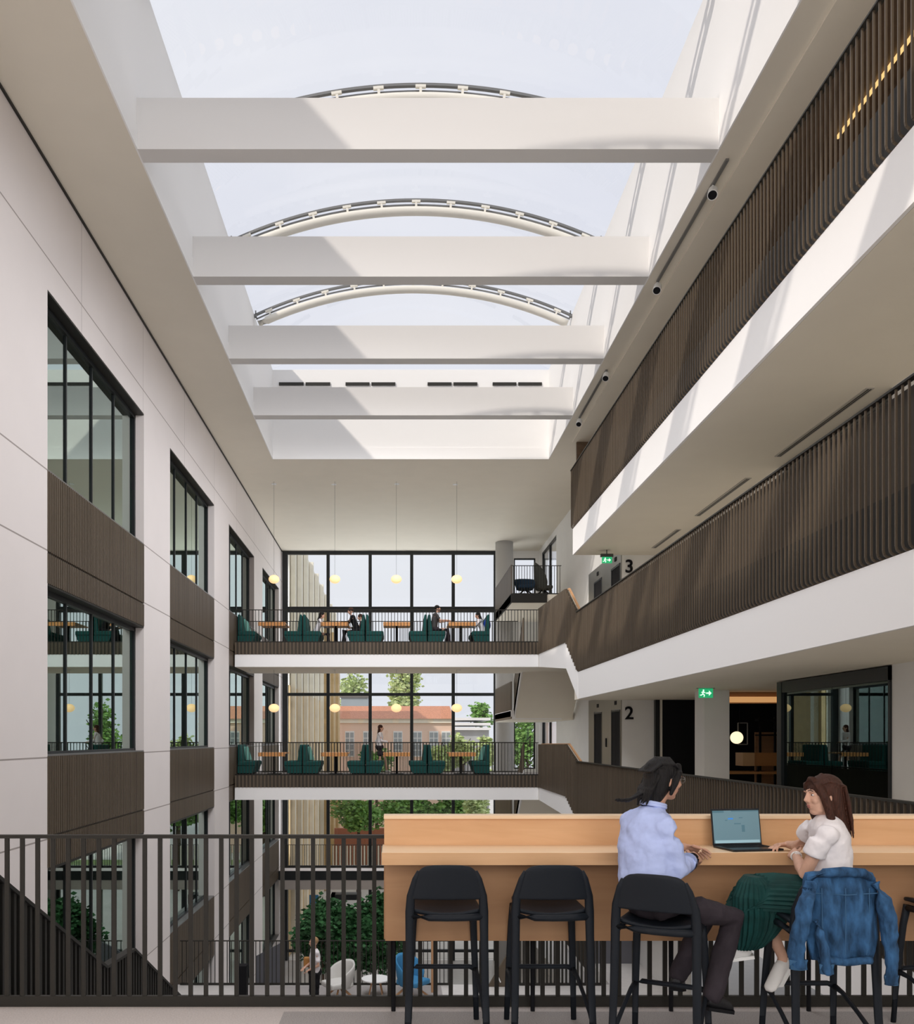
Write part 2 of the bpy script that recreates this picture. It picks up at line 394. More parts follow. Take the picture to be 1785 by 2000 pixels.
for y in BY:
    t = thing('vault_rib', ribn[y], 'roof rib', (XM, y+.15, ZS), group='arched ribs of the rooflight')
    b = nb(); tube(b, [(x, y+.12, z) for x, z in arc(-.30, 36)], .10, 12); obj('steel_tube', b, M['tube'], t, smooth=True)
    b = nb(); P = arc(-.02, 36)
    for (x0, z0), (x1, z1) in zip(P, P[1:]): bar(b, (x0, y+.16, z0), (x1, y+.16, z1), .07, .05)
    P = arc(-.11, 36)
    for (x0, z0), (x1, z1) in zip(P, P[1:]): bar(b, (x0, y+.2, z0), (x1, y+.2, z1), .03, .03)
    obj('glazing_bar', b, M['alu'], t)
    P = arc(-.075, 22)
    for i in range(1, 22, 2):
        x, z = P[i]; x2, z2 = P[i+1]; x0, z0 = P[i-1]
        b = nb(); d = V((x2-x0, 0, z2-z0)).normalized(); n = V((-d.z, 0, d.x))
        p = V((x, y+.12, z)); bar(b, p-d*.10, p+d*.10, .06, .05); bar(b, p-n*.12, p+n*.03, .05, .05)
        obj('bracket', b, M['tube'], t)
    for sx, (x, z) in ((-1, arc(-.05, 36)[0]), (1, arc(-.05, 36)[-1])):
        b = nb(); cbox(b, (x, y+.14, z), (.10, .10, .06)); cbox(b, (x-sx*.02, y+.14, z+.08), (.03, .03, .14)); obj('end_shoe', b, M['alu'], t)

# ------------------------------------------------------------------ left facade
BAYS = [(13.44, 18.6), (20.75, 25.8), (28.1, 33.1), (35.2, 40.15)]
WZ = [(5.87, 8.66), (1.45, 4.12), (-2.95, -.28), (-7.35, -4.68)]
b = nb(); ys = [-6]+[v for p in BAYS for v in p]+[YG+.3]
for i in range(0, len(ys), 2): box(b, XL-.38, XL, ys[i], ys[i+1], L0, ZC)
for y0, y1 in BAYS: box(b, XL-.38, XL, y0, y1, 8.66, ZC); box(b, XL-.38, XL, y0, y1, L0, -7.35)
struct('wall_left', b, M['concrete'])
b = nb(); box(b, XL-4.6, XL-4.4, -6, YG+.3, L0, ZC); struct('wall_far_left', b, M['plaster'])
b = nb()
for F_ in (4.9, .5, -3.9):
    box(b, XL-4.4, XL-.40, -6, YG+.3, F_-.45, F_)
struct('floor_left_rooms', b, M['carpet'])
for i, y in enumerate((12.4, 19.6, 26.9, 34.2)):
    b = nb(); box(b, XL-4.4, XL-.45, y, y+.12, L0, ZC); struct('wall_left_rooms_%d' % (i+1), b, M['plaster'])
ordb = ['nearest', 'second', 'third', 'fourth and farthest']
SPN = [('upper', 4.12, 5.87), ('middle', -.28, 1.45), ('lower', -4.68, -2.95)]
wn = 3
for bi, (y0, y1) in enumerate(BAYS):
    for z0, z1 in WZ:
        xg = XL-.24
        t = bpy.data.objects.new('window_%d' % wn, None); COL.objects.link(t); t.location = (xg, (y0+y1)/2, z0); t['kind'] = 'structure'; wn += 1
        b = nb(); f = .07
        box(b, xg-.06, xg+.06, y0, y1, z1-f*1.6, z1); box(b, xg-.06, xg+.06, y0, y1, z0, z0+f)
        box(b, xg-.06, xg+.06, y0, y0+f, z0, z1); box(b, xg-.06, xg+.06, y1-f, y1, z0, z1)
        obj('window_frame', b, M['frame'], t)
        pan = (y1-y0-2*f)/4
        for k in range(1, 4):
            ym = y0+f+pan*k; b = nb(); box(b, xg-.04, xg+.035, ym-.02, ym+.02, z0+f, z1-f); obj('mullion', b, M['frame'], t)
        for k in range(4):
            b = nb(); box(b, xg-.008, xg+.008, y0+f+pan*k+.02, y0+f+pan*(k+1)-.02, z0+f, z1-f*1.6); obj('pane', b, M['glassgreen'], t)
        b = nb(); box(b, xg+.06, XL-.005, y0, y1, z1-.03, z1+.0); obj('head_lining', b, M['dark'], t)
        b = nb(); box(b, xg+.06, XL-.005, y0, y1, z0-.0, z0+.025); obj('sill', b, M['alu'], t)
    for nm, z0, z1 in SPN:
        t = thing('slatted_spandrel', 'dark ribbed panel under left facade windows, %s row, %s bay' % (nm, ordb[bi]), 'wall panel', (XL-.1, (y0+y1)/2, z0), group='ribbed spandrel panels on the left facade')
        b = nb(); box(b, XL-.36, XL-.03, y0+.004, y1-.004, z0+.0, z1); obj('backing_board', b, M['slatback'], t)
        b = nb(); n = int((y1-y0)/.075)
        for (za, zb) in ((z0, z0+.47), (z0+.50, z1)):
            for k in range(n):
                y = y0+.01+(y1-y0-.03)*k/(n-1); box(b, XL-.03, XL+.006, y-.018, y+.018, za+.003, zb-.003)
        obj('slats', b, M['slat'], t)

# ------------------------------------------------------------------ far glazed wall
def px(x, Y): return (x-CX)*Y/F
def pz(y, Y): return EYE+(CY-y)*Y/F
t = bpy.data.objects.new('window_%d' % wn, None); COL.objects.link(t); t.location = (0, YG, L0); t['kind'] = 'structure'; wn += 1
mx = [px(x, YG) for x in (557, 641, 723, 804, 885, 967)]
for i, x in enumerate(mx):
    b = nb(); wv = .075 if i else .13; box(b, x-wv, x+wv, YG-.12, YG+.06, L0, ZC); obj('mullion', b, M['frame'], t)
for z, h in ((7.83, .13), (3.82, .07), (-.6, .07), (-4.55, .28), (-8.3, .06), (ZC-.08, .08)):
    b = nb(); box(b, mx[0], mx[-1], YG-.11, YG+.05, z-h, z+h); obj('transom', b, M['frame'], t)
for i in range(5):
    for z0, z1 in ((-8.25, -4.8), (-4.25, -.66), (-.54, 3.76), (3.88, 7.72), (7.95, ZC-.15)):
        b = nb(); box(b, mx[i]+.06, mx[i+1]-.06, YG-.03, YG-.01, z0, z1); obj('pane', b, M['glass'], t)
# wall to the right of the glazing
b = nb()
ZZ = [(-4.3, -1.2), (.5, 3.0), (7.6, 10.2)]
box(b, 4.83, 5.6, YG-.1, YG+.2, L0, ZC); box(b, 6.62, 6.85, YG-.1, YG+.2, L0, ZC)
for z0, z1 in ((L0, .3), (3.4, 7.6), (10.25, ZC)): box(b, 5.6, 6.62, YG-.1, YG+.2, z0, z1)
struct('wall_far', b, M['plaster'])
for z0, z1 in ((.3, 3.4), (7.6, 10.25)):
    t = bpy.data.objects.new('window_%d' % wn, None); COL.objects.link(t); t.location = (6.1, YG, z0); t['kind'] = 'structure'; wn += 1
    b = nb(); box(b, 5.6, 5.66, YG-.05, YG+.05, z0, z1); box(b, 6.56, 6.62, YG-.05, YG+.05, z0, z1); box(b, 5.66, 6.56, YG-.05, YG+.05, z1-.06, z1); box(b, 5.66, 6.56, YG-.05, YG+.05, z0, z0+.06)
    obj('window_frame', b, M['frame'], t)
    b = nb(); box(b, 5.66, 6.56, YG-.01, YG+.01, z0+.06, z1-.06); obj('pane', b, M['glass'], t)
# lift core wall with window openings further back
XC = 6.77
b = nb(); box(b, XC, XC+.3, 26, 36.6, L0, ZC); box(b, XC, XC+.3, 40.2, YG, L0, ZC)
for z0, z1 in ((L0, .5), (3.2, 7.5), (10.3, ZC)): box(b, XC, XC+.3, 36.6, 40.2, z0, z1)
box(b, XC+.3, 7.86, 26, 26.2, L0, ZC)
struct('wall_lift_core', b, M['plaster'])
for z0, z1 in ((.5, 3.2), (7.5, 10.3)):
    t = bpy.data.objects.new('window_%d' % wn, None); COL.objects.link(t); t.location = (XC+.1, 38.4, z0); t['kind'] = 'structure'; wn += 1
    b = nb(); box(b, XC+.02, XC+.12, 36.6, 40.2, z1-.08, z1); box(b, XC+.02, XC+.12, 36.6, 40.2, z0, z0+.08)
    for y in (36.6, 38.3, 40.1): box(b, XC+.02, XC+.12, y, y+.1, z0, z1)
    obj('window_frame', b, M['frame'], t)
    b = nb(); box(b, XC+.06, XC+.08, 36.7, 40.1, z0+.08, z1-.08); obj('pane', b, M['glass'], t)
# steel lobby lining, lift doors, indicators
for lv, Fl in (('upper', 4.9), ('lower', .5)):
    b = nb()
    for a0, a1 in ((26.02, 26.12), (27.2, 28.45), (29.55, 30.4)): box(b, XC-.02, XC, a0, a1, Fl, Fl+2.12)
    box(b, XC-.02, XC, 26.02, 30.4, Fl+2.12, Fl+2.55)
    tag(obj('lift_lobby_lining', b, M['steel'], loc=(XC-.01, 28.2, Fl)), 'brushed steel lining around the two lift doors on the %s landing' % lv, 'wall lining')
    for dn, y0, y1 in (('left', 28.45, 29.55), ('right', 26.12, 27.2)):
        t = thing('lift_door', 'dark lift doorway on the %s landing, %s of the pair' % (lv, dn), 'lift door', (XC-.01, (y0+y1)/2, Fl), group='lift doors')
        b = nb(); box(b, XC-.03, XC-.002, y0, y0+.05, Fl, Fl+2.1); box(b, XC-.03, XC-.002, y1-.05, y1, Fl, Fl+2.1); box(b, XC-.03, XC-.002, y0, y1, Fl+2.05, Fl+2.1); obj('door_frame', b, M['frame'], t)
        m = (y0+y1)/2
        for a0, a1 in ((y0+.05, m-.004), (m+.004, y1-.05)):
            b = nb(); box(b, XC-.015, XC-.004, a0, a1, Fl, Fl+2.05); obj('door_leaf', b, M['black'], t)
        b = nb(); cbox(b, (XC-.03, m, Fl+2.32), (.02, .2, .12)); tag(obj('lift_indicator', b, M['black'], loc=(XC-.03, m, Fl+2.32)), 'small dark indicator above the %s lift door, %s landing' % (dn, lv), 'indicator', 'lift indicators')
    b = nb(); cbox(b, (XC-.03, 27.85, Fl+1.1), (.02, .12, .28)); tag(obj('lift_call_panel', b, M['black'], loc=(XC-.03, 27.85, Fl+1.1)), 'lift call button plate between the two doors, %s landing' % lv, 'button panel')
def text(name, s, size, loc, rot, m, ext=.01, label=None, cat='sign'):
    cu = bpy.data.curves.new(name, 'FONT'); cu.body = s; cu.size = size; cu.extrude = ext; cu.align_x = 'CENTER'; cu.align_y = 'CENTER'; cu.offset = .012*size
    o = bpy.data.objects.new(name, cu); COL.objects.link(o); dg = bpy.context.evaluated_depsgraph_get()
    me = bpy.data.meshes.new_from_object(o.evaluated_get(dg)); bpy.data.objects.remove(o)
    o = bpy.data.objects.new(name, me); COL.objects.link(o); me.materials.clear(); me.materials.append(m)
    o.location = loc; o.rotation_euler = rot
    if label: tag(o, label, cat)
    return o
text('level_number', '2', .54, (6.98, 25.97, 2.47), (PI/2, 0, 0), M['black'], .025, 'large dark numeral 2 on the wall beside the lower lifts')
text('level_number', '3', .54, (6.98, 25.97, 6.85), (PI/2, 0, 0), M['black'], .025, 'large dark numeral 3 on the wall beside the upper lifts')

# ------------------------------------------------------------------ right galleries
def slab(nm, Fl, y0, y1, x1=14):
    b = nb(); box(b, XR+.055, x1, y0, y1, Fl-1.45, Fl)
    if y1 < 26: box(b, 6.76, x1, y1, 26.0, Fl-1.45, Fl); box(b, XR+.055, 6.76, y1, 26.0, Fl-1.45, Fl-.41)
    struct(nm, b, M['ceiling'])
    b = nb(); box(b, XR, XR+.05, y0, y1, Fl-1.45, Fl-.67); struct('trim_'+nm, b, M['fascia'])
slab('floor_gallery_upper', L4, 1.0, 26.0)
slab('floor_gallery_middle', L3, 1.0, 25.2)
slab('floor_gallery_lower', L2, 5.65, 25.2)
def screen(lv, Fl, y0, y1, lab, back):
    t = thing('slatted_balustrade', lab, 'balustrade', (XR, (y0+y1)/2, Fl), group='slatted gallery balustrades')
    b = nb(); n = int((y1-y0)/.118); z0, z1 = Fl-.66, Fl+1.06
    for k in range(n+1):
        y = y0+(y1-y0)*k/n
        pts = [(XR-.045, z1), (XR-.045, z0+.07), (XR-.035, z0+.03), (XR-.005, z0+.005), (XR+.05, z0)]
        for (xa, za), (xb, zb) in zip(pts, pts[1:]): bar(b, (xa, y, za), (xb, y, zb), .016, .024, up=V((1, 0, .3)))
    obj('slats', b, M['slat'], t)
    b = nb(); box(b, XR-.075, XR+.0, y0, y1, z1-.005, z1+.02); obj('handrail', b, M['dark'], t)
    b = nb(); box(b, XR+.04, XR+.054, y0, y1, z0+.0, Fl+.02); obj('slab_cover', b, M['slab'], t)
    if back: b = nb(); box(b, XR+.04, XR+.055, y0, y1, Fl+.02, z1-.02); obj('backing_panel', b, M['slatback'], t)
    return t
screen('upper', L4, 4, 26.0, 'brown slatted balustrade of the top gallery, sunlit, upper right', False)
screen('middle', L3, 5.0, 25.2, 'brown slatted balustrade of the middle gallery at the right', True)
screen('lower', L2, 5.9, 25.2, 'dark slatted balustrade of the lower gallery, behind the bar table', True)
# top gallery interior wall, lights
b = nb(); box(b, 8.4, 8.6, -6, 26, L4, ZC); box(b, 5.4, 8.6, 25.9, 26, L4, ZC); struct('wall_top_gallery', b, M['brownwood'])
b = nb(); bar(b, (6.5, 9.6, ZC-.03), (6.5, 12.8, ZC-.03), .035, .04); tag(obj('strip_light', b, M['strip'], loc=(6.5, 11.2, ZC-.05)), 'warm linear light glowing behind the top slatted balustrade', 'light')

# corridor walls on the right
b = nb()
for z0, z1 in ((0, L3-1.45), (L3, L4-1.45)): box(b, XW, XW+.3, -6, 13.6, z0, z1)
box(b, XW, XW+.3, 17.62, 26.0, L3, L4-1.45)
struct('wall_right', b, M['plaster'])
b = nb(); box(b, 13.7, 14, -6, 26, L1, ZC); box(b, 7.93, 14, 25.9, 26.1, L2, L3-1.45); box(b, XW+.3, 14, 12, 12.1, L2, L3-1.45); struct('wall_cafe', b, M['black'])
b = nb(); box(b, 7.86, 7.93, 25.85, 26.0, 0, 2.88); struct('trim_5', b, M['ceiling'])
b = nb(); box(b, 7.72, 7.84, 25.82, 25.98, 0, 2.88); struct('trim_6', b, M['frame'])
b = nb(); box(b, XL, XW, YG+.0, YG+.01, L0-.2, L0-.1); struct('trim_7', b, M['frame'])
# glazed room fronts
for nm, Fl, z1 in (('lower', L2, 2.86), ('middle', L3, 7.02)):
    t = bpy.data.objects.new('window_%d' % wn, None); COL.objects.link(t); t.location = (XW, 15.6, Fl); t['kind'] = 'structure'; wn += 1
    b = nb(); box(b, XW-.03, XW+.1, 13.6, 17.62, z1-.22, z1); box(b, XW-.03, XW+.1, 13.6, 17.62, Fl, Fl+.08); box(b, XW-.03, XW+.1, 13.6, 13.66, Fl, z1); box(b, XW-.04, XW+.12, 17.42, 17.62, Fl, z1)
    obj('window_frame', b, M['frame'], t)
    for a0, a1 in ((13.66, 15.5), (15.52, 17.42)):
        b = nb(); box(b, XW+.02, XW+.04, a0, a1, Fl+.08, z1-.22); obj('pane', b, M['glasspod'], t)
    if nm == 'lower':
        b = nb(); box(b, XW+.12, 11.5, 17.5, 17.6, Fl, z1); obj('return_panel', b, M['black'], t)
b = nb(); box(b, XW+.1, 9.5, 17.62, 17.72, L3, 7.2); box(b, 9.5, 9.6, 13.4, 17.7, L3, 7.2); struct('wall_glazed_room', b, M['black'])
# column and cafe beyond
b = nb(); box(b, 7.36, 7.97, 20.75, 21.4, 0, L3-1.45); tag(obj('column', b, M['plaster'], loc=(7.66, 21.07, 0), bevel=.01), 'square off-white column on the lower gallery, exit sign on it', 'column')
b = nb(); box(b, 8.0, 11.5, 21.5, 21.56, 2.62, 2.76); tag(obj('cove_light', b, emit('cove_glow', (.85, .45, .18), .55), loc=(9.7, 21.5, 2.68)), 'warm glowing strip at the cafe ceiling beyond the column', 'light')
b = nb(); box(b, 8.2, 13.5, 21.56, 21.9, 2.6, 2.87); tag(obj('bulkhead', b, M['oakdark'], loc=(10, 21.7, 2.6)), 'timber bulkhead over the dark cafe opening', 'bulkhead')
t = thing('cafe_counter', 'oak fronted cafe counter in the dark room beyond the column', 'counter', (9.5, 22.6, 0))
b = nb(); box(b, 8.95, 9.25, 22.4, 22.9, 1.02, 1.36); obj('end_panel', b, mat('pale_ply', (.52, .34, .19), .6), t)
b = nb(); box(b, 9.25, 10.5, 22.45, 22.85, 1.02, 1.36); obj('front_panel', b, M['yellowtan'], t)
b = nb(); box(b, 8.2, 10.5, 22.2, 22.95, .82, .88); obj('worktop', b, M['yellowtan'], t)
b = nb(); box(b, 8.25, 10.4, 22.3, 22.9, .45, .5); obj('shelf', b, M['yellowtan'], t)
for x in (8.3, 9.3, 10.3):
    b = nb(); box(b, x, x+.05, 22.35, 22.4, 0, 1.02); obj('leg', b, M['black'], t)
t = thing('shelf_rack', 'black metal rack with timber backing behind the cafe counter', 'rack', (10.1, 23.4, 0))
for x in (9.75, 10.15, 10.5):
    b = nb(); box(b, x, x+.05, 23.3, 23.35, 0, 2.3); obj('upright', b, M['black'], t)
b = nb(); box(b, 9.75, 10.6, 23.3, 23.6, 2.2, 2.25); box(b, 9.75, 10.6, 23.3, 23.6, 1.8, 1.84); obj('shelf', b, M['black'], t)
b = nb(); box(b, 9.8, 10.7, 23.7, 23.75, 0, 1.9); obj('back_board', b, M['oakdark'], t)
t = thing('globe_lamp', 'glowing round globe lamp in the dark cafe beyond the column', 'lamp', (8.55, 21.8, 1.75))
b = nb(); ell(b, (8.55, 21.8, 1.75), .155, 20, 12); obj('shade', b, M['globe'], t, smooth=True)
b = nb(); tube(b, [(8.62, 21.8, 1.86), (8.62, 21.8, 2.86)], .008); obj('cord', b, M['black'], t)
t = thing('rectangular_hoop', 'thin pale rectangular frame hanging beside the globe lamp', 'hanging frame', (8.78, 22.0, 1.5))
b = nb()
for p, q in (((8.66, 22, 1.58), (8.66, 22, 2.12)), ((8.9, 22, 1.58), (8.9, 22, 2.12)), ((8.66, 22, 2.12), (8.9, 22, 2.12)), ((8.66, 22, 1.58), (8.9, 22, 1.58))): bar(b, p, q, .022, .022)
obj('tube_frame', b, M['alu'], t)
# exit signs
def exit_sign(x0, x1, y0, y1, Y, lab):
    X0, X1, Z1, Z0 = px(x0, Y), px(x1, Y), pz(y0, Y), pz(y1, Y); zm = Z0+(Z1-Z0)*.68
    t = thing('exit_sign', lab, 'exit sign', ((X0+X1)/2, Y, Z0), group='hanging exit signs')
    b = nb(); box(b, X0, X1, Y-.05, Y+.05, zm, Z1); obj('housing', b, M['signbox'], t)
    w_ = X1-X0; top = (2.88 if Y < 22 else 7.21); b = nb(); box(b, (X0+X1)/2-.012, (X0+X1)/2+.012, Y-.012, Y+.012, Z1, max(top, Z1+.005)); obj('hanger', b, M['signbox'], t)
    b = nb(); box(b, X0+.1*w_, X1-.08*w_, Y-.01, Y+.01, Z0, zm); obj('panel', b, M['green'], t)
    h = zm-Z0; cx = X0+.36*w_; cz = Z0+h*.5
    b = nb(); yy = Y-.014
    ell(b, (cx+.01*w_, yy, cz+.3*h), (.09*h, .004, .09*h), 10, 6)
    for p, q in (((0, .2), (-.06, -.08)), ((-.06, -.08), (.12, -.2)), ((.12, -.2), (.06, -.4)), ((-.06, -.08), (-.2, -.22)), ((-.2, -.22), (-.36, -.2)), ((0, .16), (.2, .02)), ((0, .16), (-.2, .06))):
        bar(b, (cx+p[0]*h, yy, cz+p[1]*h), (cx+q[0]*h, yy, cz+q[1]*h), .09*h, .004, up=V((0, 1, 0)))
    obj('running_figure', b, M['signwhite'], t)
    b = nb(); ax = X0+.68*w_
    prism(b, [(ax+.28*h, yy, cz), (ax, yy, cz+.28*h), (ax, yy, cz-.28*h)], (0, .004, 0)); bar(b, (ax-.3*h, yy, cz), (ax+.02*h, yy, cz), .14*h, .004, up=V((0, 1, 0)))
    obj('arrow', b, M['signwhite'], t)
exit_sign(1361, 1395, 1336, 1363, 19.9, 'green exit sign hanging in front of the square column')
exit_sign(1173, 1197, 1082, 1100, 25.3, 'green exit sign near the upper lift doors')
# linear diffusers in the top soffit
for y0, y1, l in ((13.6, 16.9, 'nearest'), (18.3, 21.4, 'middle'), (22.8, 25.0, 'farthest')):
    t = thing('linear_diffuser', 'long thin air grille in the soffit under the top gallery, %s of three' % l, 'air vent', (7.42, (y0+y1)/2, 7.2), group='linear air grilles in the soffit')
    b = nb(); box(b, 7.36, 7.49, y0, y1, 7.195, 7.212); obj('grille_frame', b, mat('grille_'+l, (.45, .42, .38), .7), t)
    b = nb(); box(b, 7.40, 7.42, y0+.03, y1-.03, 7.19, 7.196); box(b, 7.44, 7.46, y0+.03, y1-.03, 7.19, 7.196); obj('slot', b, M['dark'], t)
# spotlights and tracks on the ceiling
for y0, y1, l in ((13.3, 16.85, 'near'), (20.9, 24.0, 'far')):
    b = nb(); box(b, 5.05, 5.10, y0, y1, ZC-.035, ZC-.0); tag(obj('lighting_track', b, M['alu'], loc=(5.07, (y0+y1)/2, ZC-.02)), 'slim ceiling track beside the rooflight, %s one' % l, 'lighting track')
for y, l in ((13.9, 'largest and nearest'), (16.85, 'second from the front'), (20.95, 'third from the front'), (24.0, 'smallest and farthest')):
    t = thing('spotlight', 'small white cylindrical spotlight by the rooflight edge, %s' % l, 'spotlight', (5.07, y, ZC-.05), group='track spotlights')
    b = nb(); d = V((-.35, -.75, -1)).normalized(); u, v = frame_of(d); c = V((5.07, y, ZC-.15))
    loft(b, [(c-d*.09, u*.065, v*.065), (c-d*.085, u*.075, v*.075), (c+d*.09, u*.08, v*.08)], 20); obj('housing', b, M['white'], t, smooth=False)
    b = nb(); loft(b, [(c+d*.085, u*.072, v*.072), (c+d*.095, u*.066, v*.066)], 20); obj('lens', b, M['black'], t)
    b = nb(); cyl(b, (5.07, y, ZC-.09), .015, .09); obj('stem', b, M['white'], t)
# recessed downlights on far ceiling
for x, y, l in ((535, 945, 'leftmost'), (652, 946, 'second from left'), (775, 945, 'third from left'), (889, 946, 'rightmost')):
    Y = 8.87*F/(CY-y); b = nb(); cyl(b, (px(x, Y), Y, ZC-.012), .09, .012, 20); tag(obj('downlight', b, M['white'], loc=(px(x, Y), Y, ZC-.01)), 'small recessed downlight in the beige ceiling beyond the rooflight, %s' % l, 'downlight', 'recessed downlights')

# ------------------------------------------------------------------ floors, rear wall, lower levels
b = nb(); box(b, XL-.4, 14, -6, 5.68, -.6, 0); struct('floor', b, M['stone'])
b = nb(); box(b, -.70, 14, -6, 5.47, .0005, .006); struct('floor_carpet', b, M['carpet'])
b = nb(); box(b, XL-.4, 14, -6, 21.5, L1-.45, L1); box(b, XR, 14, 21.5, YG, L1-.45, L1); struct('floor_level_below', b, M['lightfloor'])
b = nb(); box(b, -3.75, 1.12, 10, 21.35, L1+.0005, L1+.006); struct('floor_carpet_below', b, M['carpet'])
b = nb(); box(b, XL-.4, 14, -6, YG+.2, L0-.3, L0); struct('floor_ground', b, M['lightfloor'])
b = nb(); box(b, XL-.0, XC, 40.0, YG-.12, L1-.86, L1); struct('floor_far_landing', b, M['stone'])
b = nb(); box(b, XL, XC, 39.97, 40.0, L1-.42, L1+.0); struct('trim_8', b, M['frame'])
b = nb()
for z0, z1 in ((L0, .0), (8.8, 11)): box(b, XL-.4, 14, -6.2, -6, z0, z1)
box(b, XL-.4, -4.6, -6.2, -6, 0, 8.8); box(b, 4.6, 14, -6.2, -6, 0, 8.8)
struct('wall_rear', b, M['plaster'])
b = nb(); box(b, XL-.38, XL, -6, -5.9, L0, ZC); struct('trim_9', b, M['plaster'])

def railing(name_label, p0, p1, h, n, r, group=None, bottom=.03, gap=.06, root_name='balustrade', post=None):
    """flat top rail, bottom rail and n separate balusters between p0 and p1 (floor points)"""
    p0, p1 = V(p0), V(p1); d = p1-p0
    t = thing(root_name, name_label, 'balustrade', (p0+p1)/2, group=group); up = V((0, 0, 1))
    b = nb(); bar(b, p0+up*(h-.008), p1+up*(h-.008), .045, .022); obj('top_rail', b, M['dark'], t)
    b = nb(); bar(b, p0+up*(gap), p1+up*(gap), .03, bottom*2); obj('bottom_rail', b, M['dark'], t)
    first = None
    for k in range(n):
        p = p0+d*(k+.5)/n
        if first is None:
            b = nb(); u = d.normalized(); bar(b, V((0, 0, gap)), V((0, 0, h-.015)), r*2, r*1.2 if abs(u.x) > .5 else r*2, up=V((0, 1, 0)))
            first = obj('baluster', b, M['dark'], t, rel=True); first.location = p-V(t.location)
        else:
            c = first.copy(); COL.objects.link(c); c.parent = t; c.location = p-V(t.location)
    return t
# the railing in front: balusters 98 mm apart
railing('dark metal balustrade along the near floor edge, behind the bar table and stools', (-2.497-.0492-.0984*6, 5.6, 0), (-2.497-.0492-.0984*6+.0984*84, 5.6, 0), 1.10, 84, .0135, bottom=.034, gap=.034)
railing('thin dark railing at the edge of the floor below, behind the armchairs', (-5.3, 21.45, L1), (1.35, 21.45, L1), 1.1, 66, .010, bottom=.025, gap=.03)
railing('thin dark railing along the far glazed wall one level down', (-5.2, 40.9, L1), (4.7, 40.9, L1), 1.1, 90, .011, bottom=.02, gap=.03)

# ------------------------------------------------------------------ bridges
BX0, BX1, BYF, BYB = XL+.06, 4.74, 28.8, 31.7
def bridge(nm, Fl):
    t = thing('bridge', '%s white and bronze walkway bridge carrying teal booths across the atrium' % nm, 'bridge', (0, 30, Fl))
    b = nb(); box(b, BX0, 6.75, BYF+.03, BYB, Fl-.80, Fl-.01); box(b, 5.2, 6.75, 26.02, BYF+.1, Fl-.80, Fl-.01); obj('deck', b, M['ceiling'], t)
    b = nb(); box(b, BX0, BX1, BYF, BYF+.03, Fl-.80, Fl-.39); obj('white_fascia', b, M['fascia'], t)
    b = nb(); box(b, BX0, BX1, BYF-.0, BYF+.028, Fl-.39, Fl+.01); obj('fascia_board', b, M['slatback'], t)
    b = nb()
    for k in range(84): x = BX0+.03+(BX1-BX0-.06)*k/83; box(b, x-.025, x+.025, BYF-.02, BYF, Fl-.39, Fl+.01)
    obj('slats', b, M['slat'], t)
    b = nb(); box(b, BX0, 6.74, BYF+.05, BYB-.02, Fl-.01, Fl+.002); obj('floor_finish', b, M['carpet'], t)
    for k, xx in enumerate((-5.0, -3.9, -2.1, .05, 2.2)):
        b = nb(); cyl(b, (xx, 30.1, Fl-.815), .06, .012, 14); tag(obj('downlight', b, M['white'], loc=(xx, 30.1, Fl-.81)), 'small white downlight under the %s bridge, %s of five' % (nm, ('leftmost', 'second from left', 'middle', 'second from right', 'rightmost')[k]), 'downlight', 'recessed downlights')
    railing('thin dark front railing of the %s bridge' % nm, (BX0, BYF+.04, Fl), (BX1, BYF+.04, Fl), 1.10, 96, .010, group='bridge railings', bottom=.02, gap=.03)
    railing('thin dark rear railing of the %s bridge' % nm, (BX0, BYB-.05, Fl), (BX1-.3, BYB-.05, Fl), 1.10, 90, .010, group='bridge railings', bottom=.02, gap=.03)
bridge('upper', 4.9); bridge('lower', .5)

# folded balustrades where the galleries step up to the bridges
def panel_poly(b, P, Q, pt, pb, qt, qb, th=.04):
    P, Q = V((P[0], P[1], 0)), V((Q[0], Q[1], 0)); n = (Q-P).cross(V((0, 0, 1))).normalized()*th
    prism(b, [P+V((0, 0, pt)), Q+V((0, 0, qt)), Q+V((0, 0, qb)), P+V((0, 0, pb))], n)
def folded(nm, a, bt, cc, fa, Fl):
    P0, P1, P2 = (5.28, 25.2), (5.1, 26.0), (4.75, 28.78)
    t = thing('folded_balustrade', 'dark slatted folded balustrade where the %s gallery steps up to the bridge' % nm, 'balustrade', (5.1, 26, Fl), group='folded balustrades')
    for (p, q, pt, pb, qt, qb) in ((P0, P1, a[0], a[1], bt[0], bt[1]), (P1, P2, bt[0], bt[1], cc[0], cc[1])):
        b = nb(); panel_poly(b, p, q, pt, pb, qt, qb); obj('backing_panel', b, M['slatback'], t)
        b = nb(); L = math.dist(p, q); n = max(4, int(L/.1)); nrm = V((q[1]-p[1], -(q[0]-p[0]), 0)).normalized()
        for k in range(n):
            f = (k+.5)/n; x, y = p[0]+(q[0]-p[0])*f, p[1]+(q[1]-p[1])*f
            bar(b, V((x, y, pb+(qb-pb)*f))-nrm*.02, V((x, y, pt+(qt-pt)*f))-nrm*.02, .04, .04)
        obj('slats', b, M['slat'], t)
        b = nb(); panel_poly(b, p, q, pb, (fa[0] if p is P0 else fa[1]), qb, (fa[1] if p is P0 else fa[2]), .06); obj('white_stringer', b, M['fascia'], t)
        b = nb(); bar(b, (p[0]+.1, p[1], pt+.0), (q[0]+.1, q[1], qt+.0), .05, .05); obj('timber_handrail', b, M['legwood'], t)
folded('middle', (5.39, 3.67), (6.20, 4.6), (6.02, 4.52), (2.88, 3.82, 4.1), 4.33)
folded('lower', (1.06, -.66), (1.56, 0.0), (1.54, .12), (-1.45, -.6, -.3), 0)
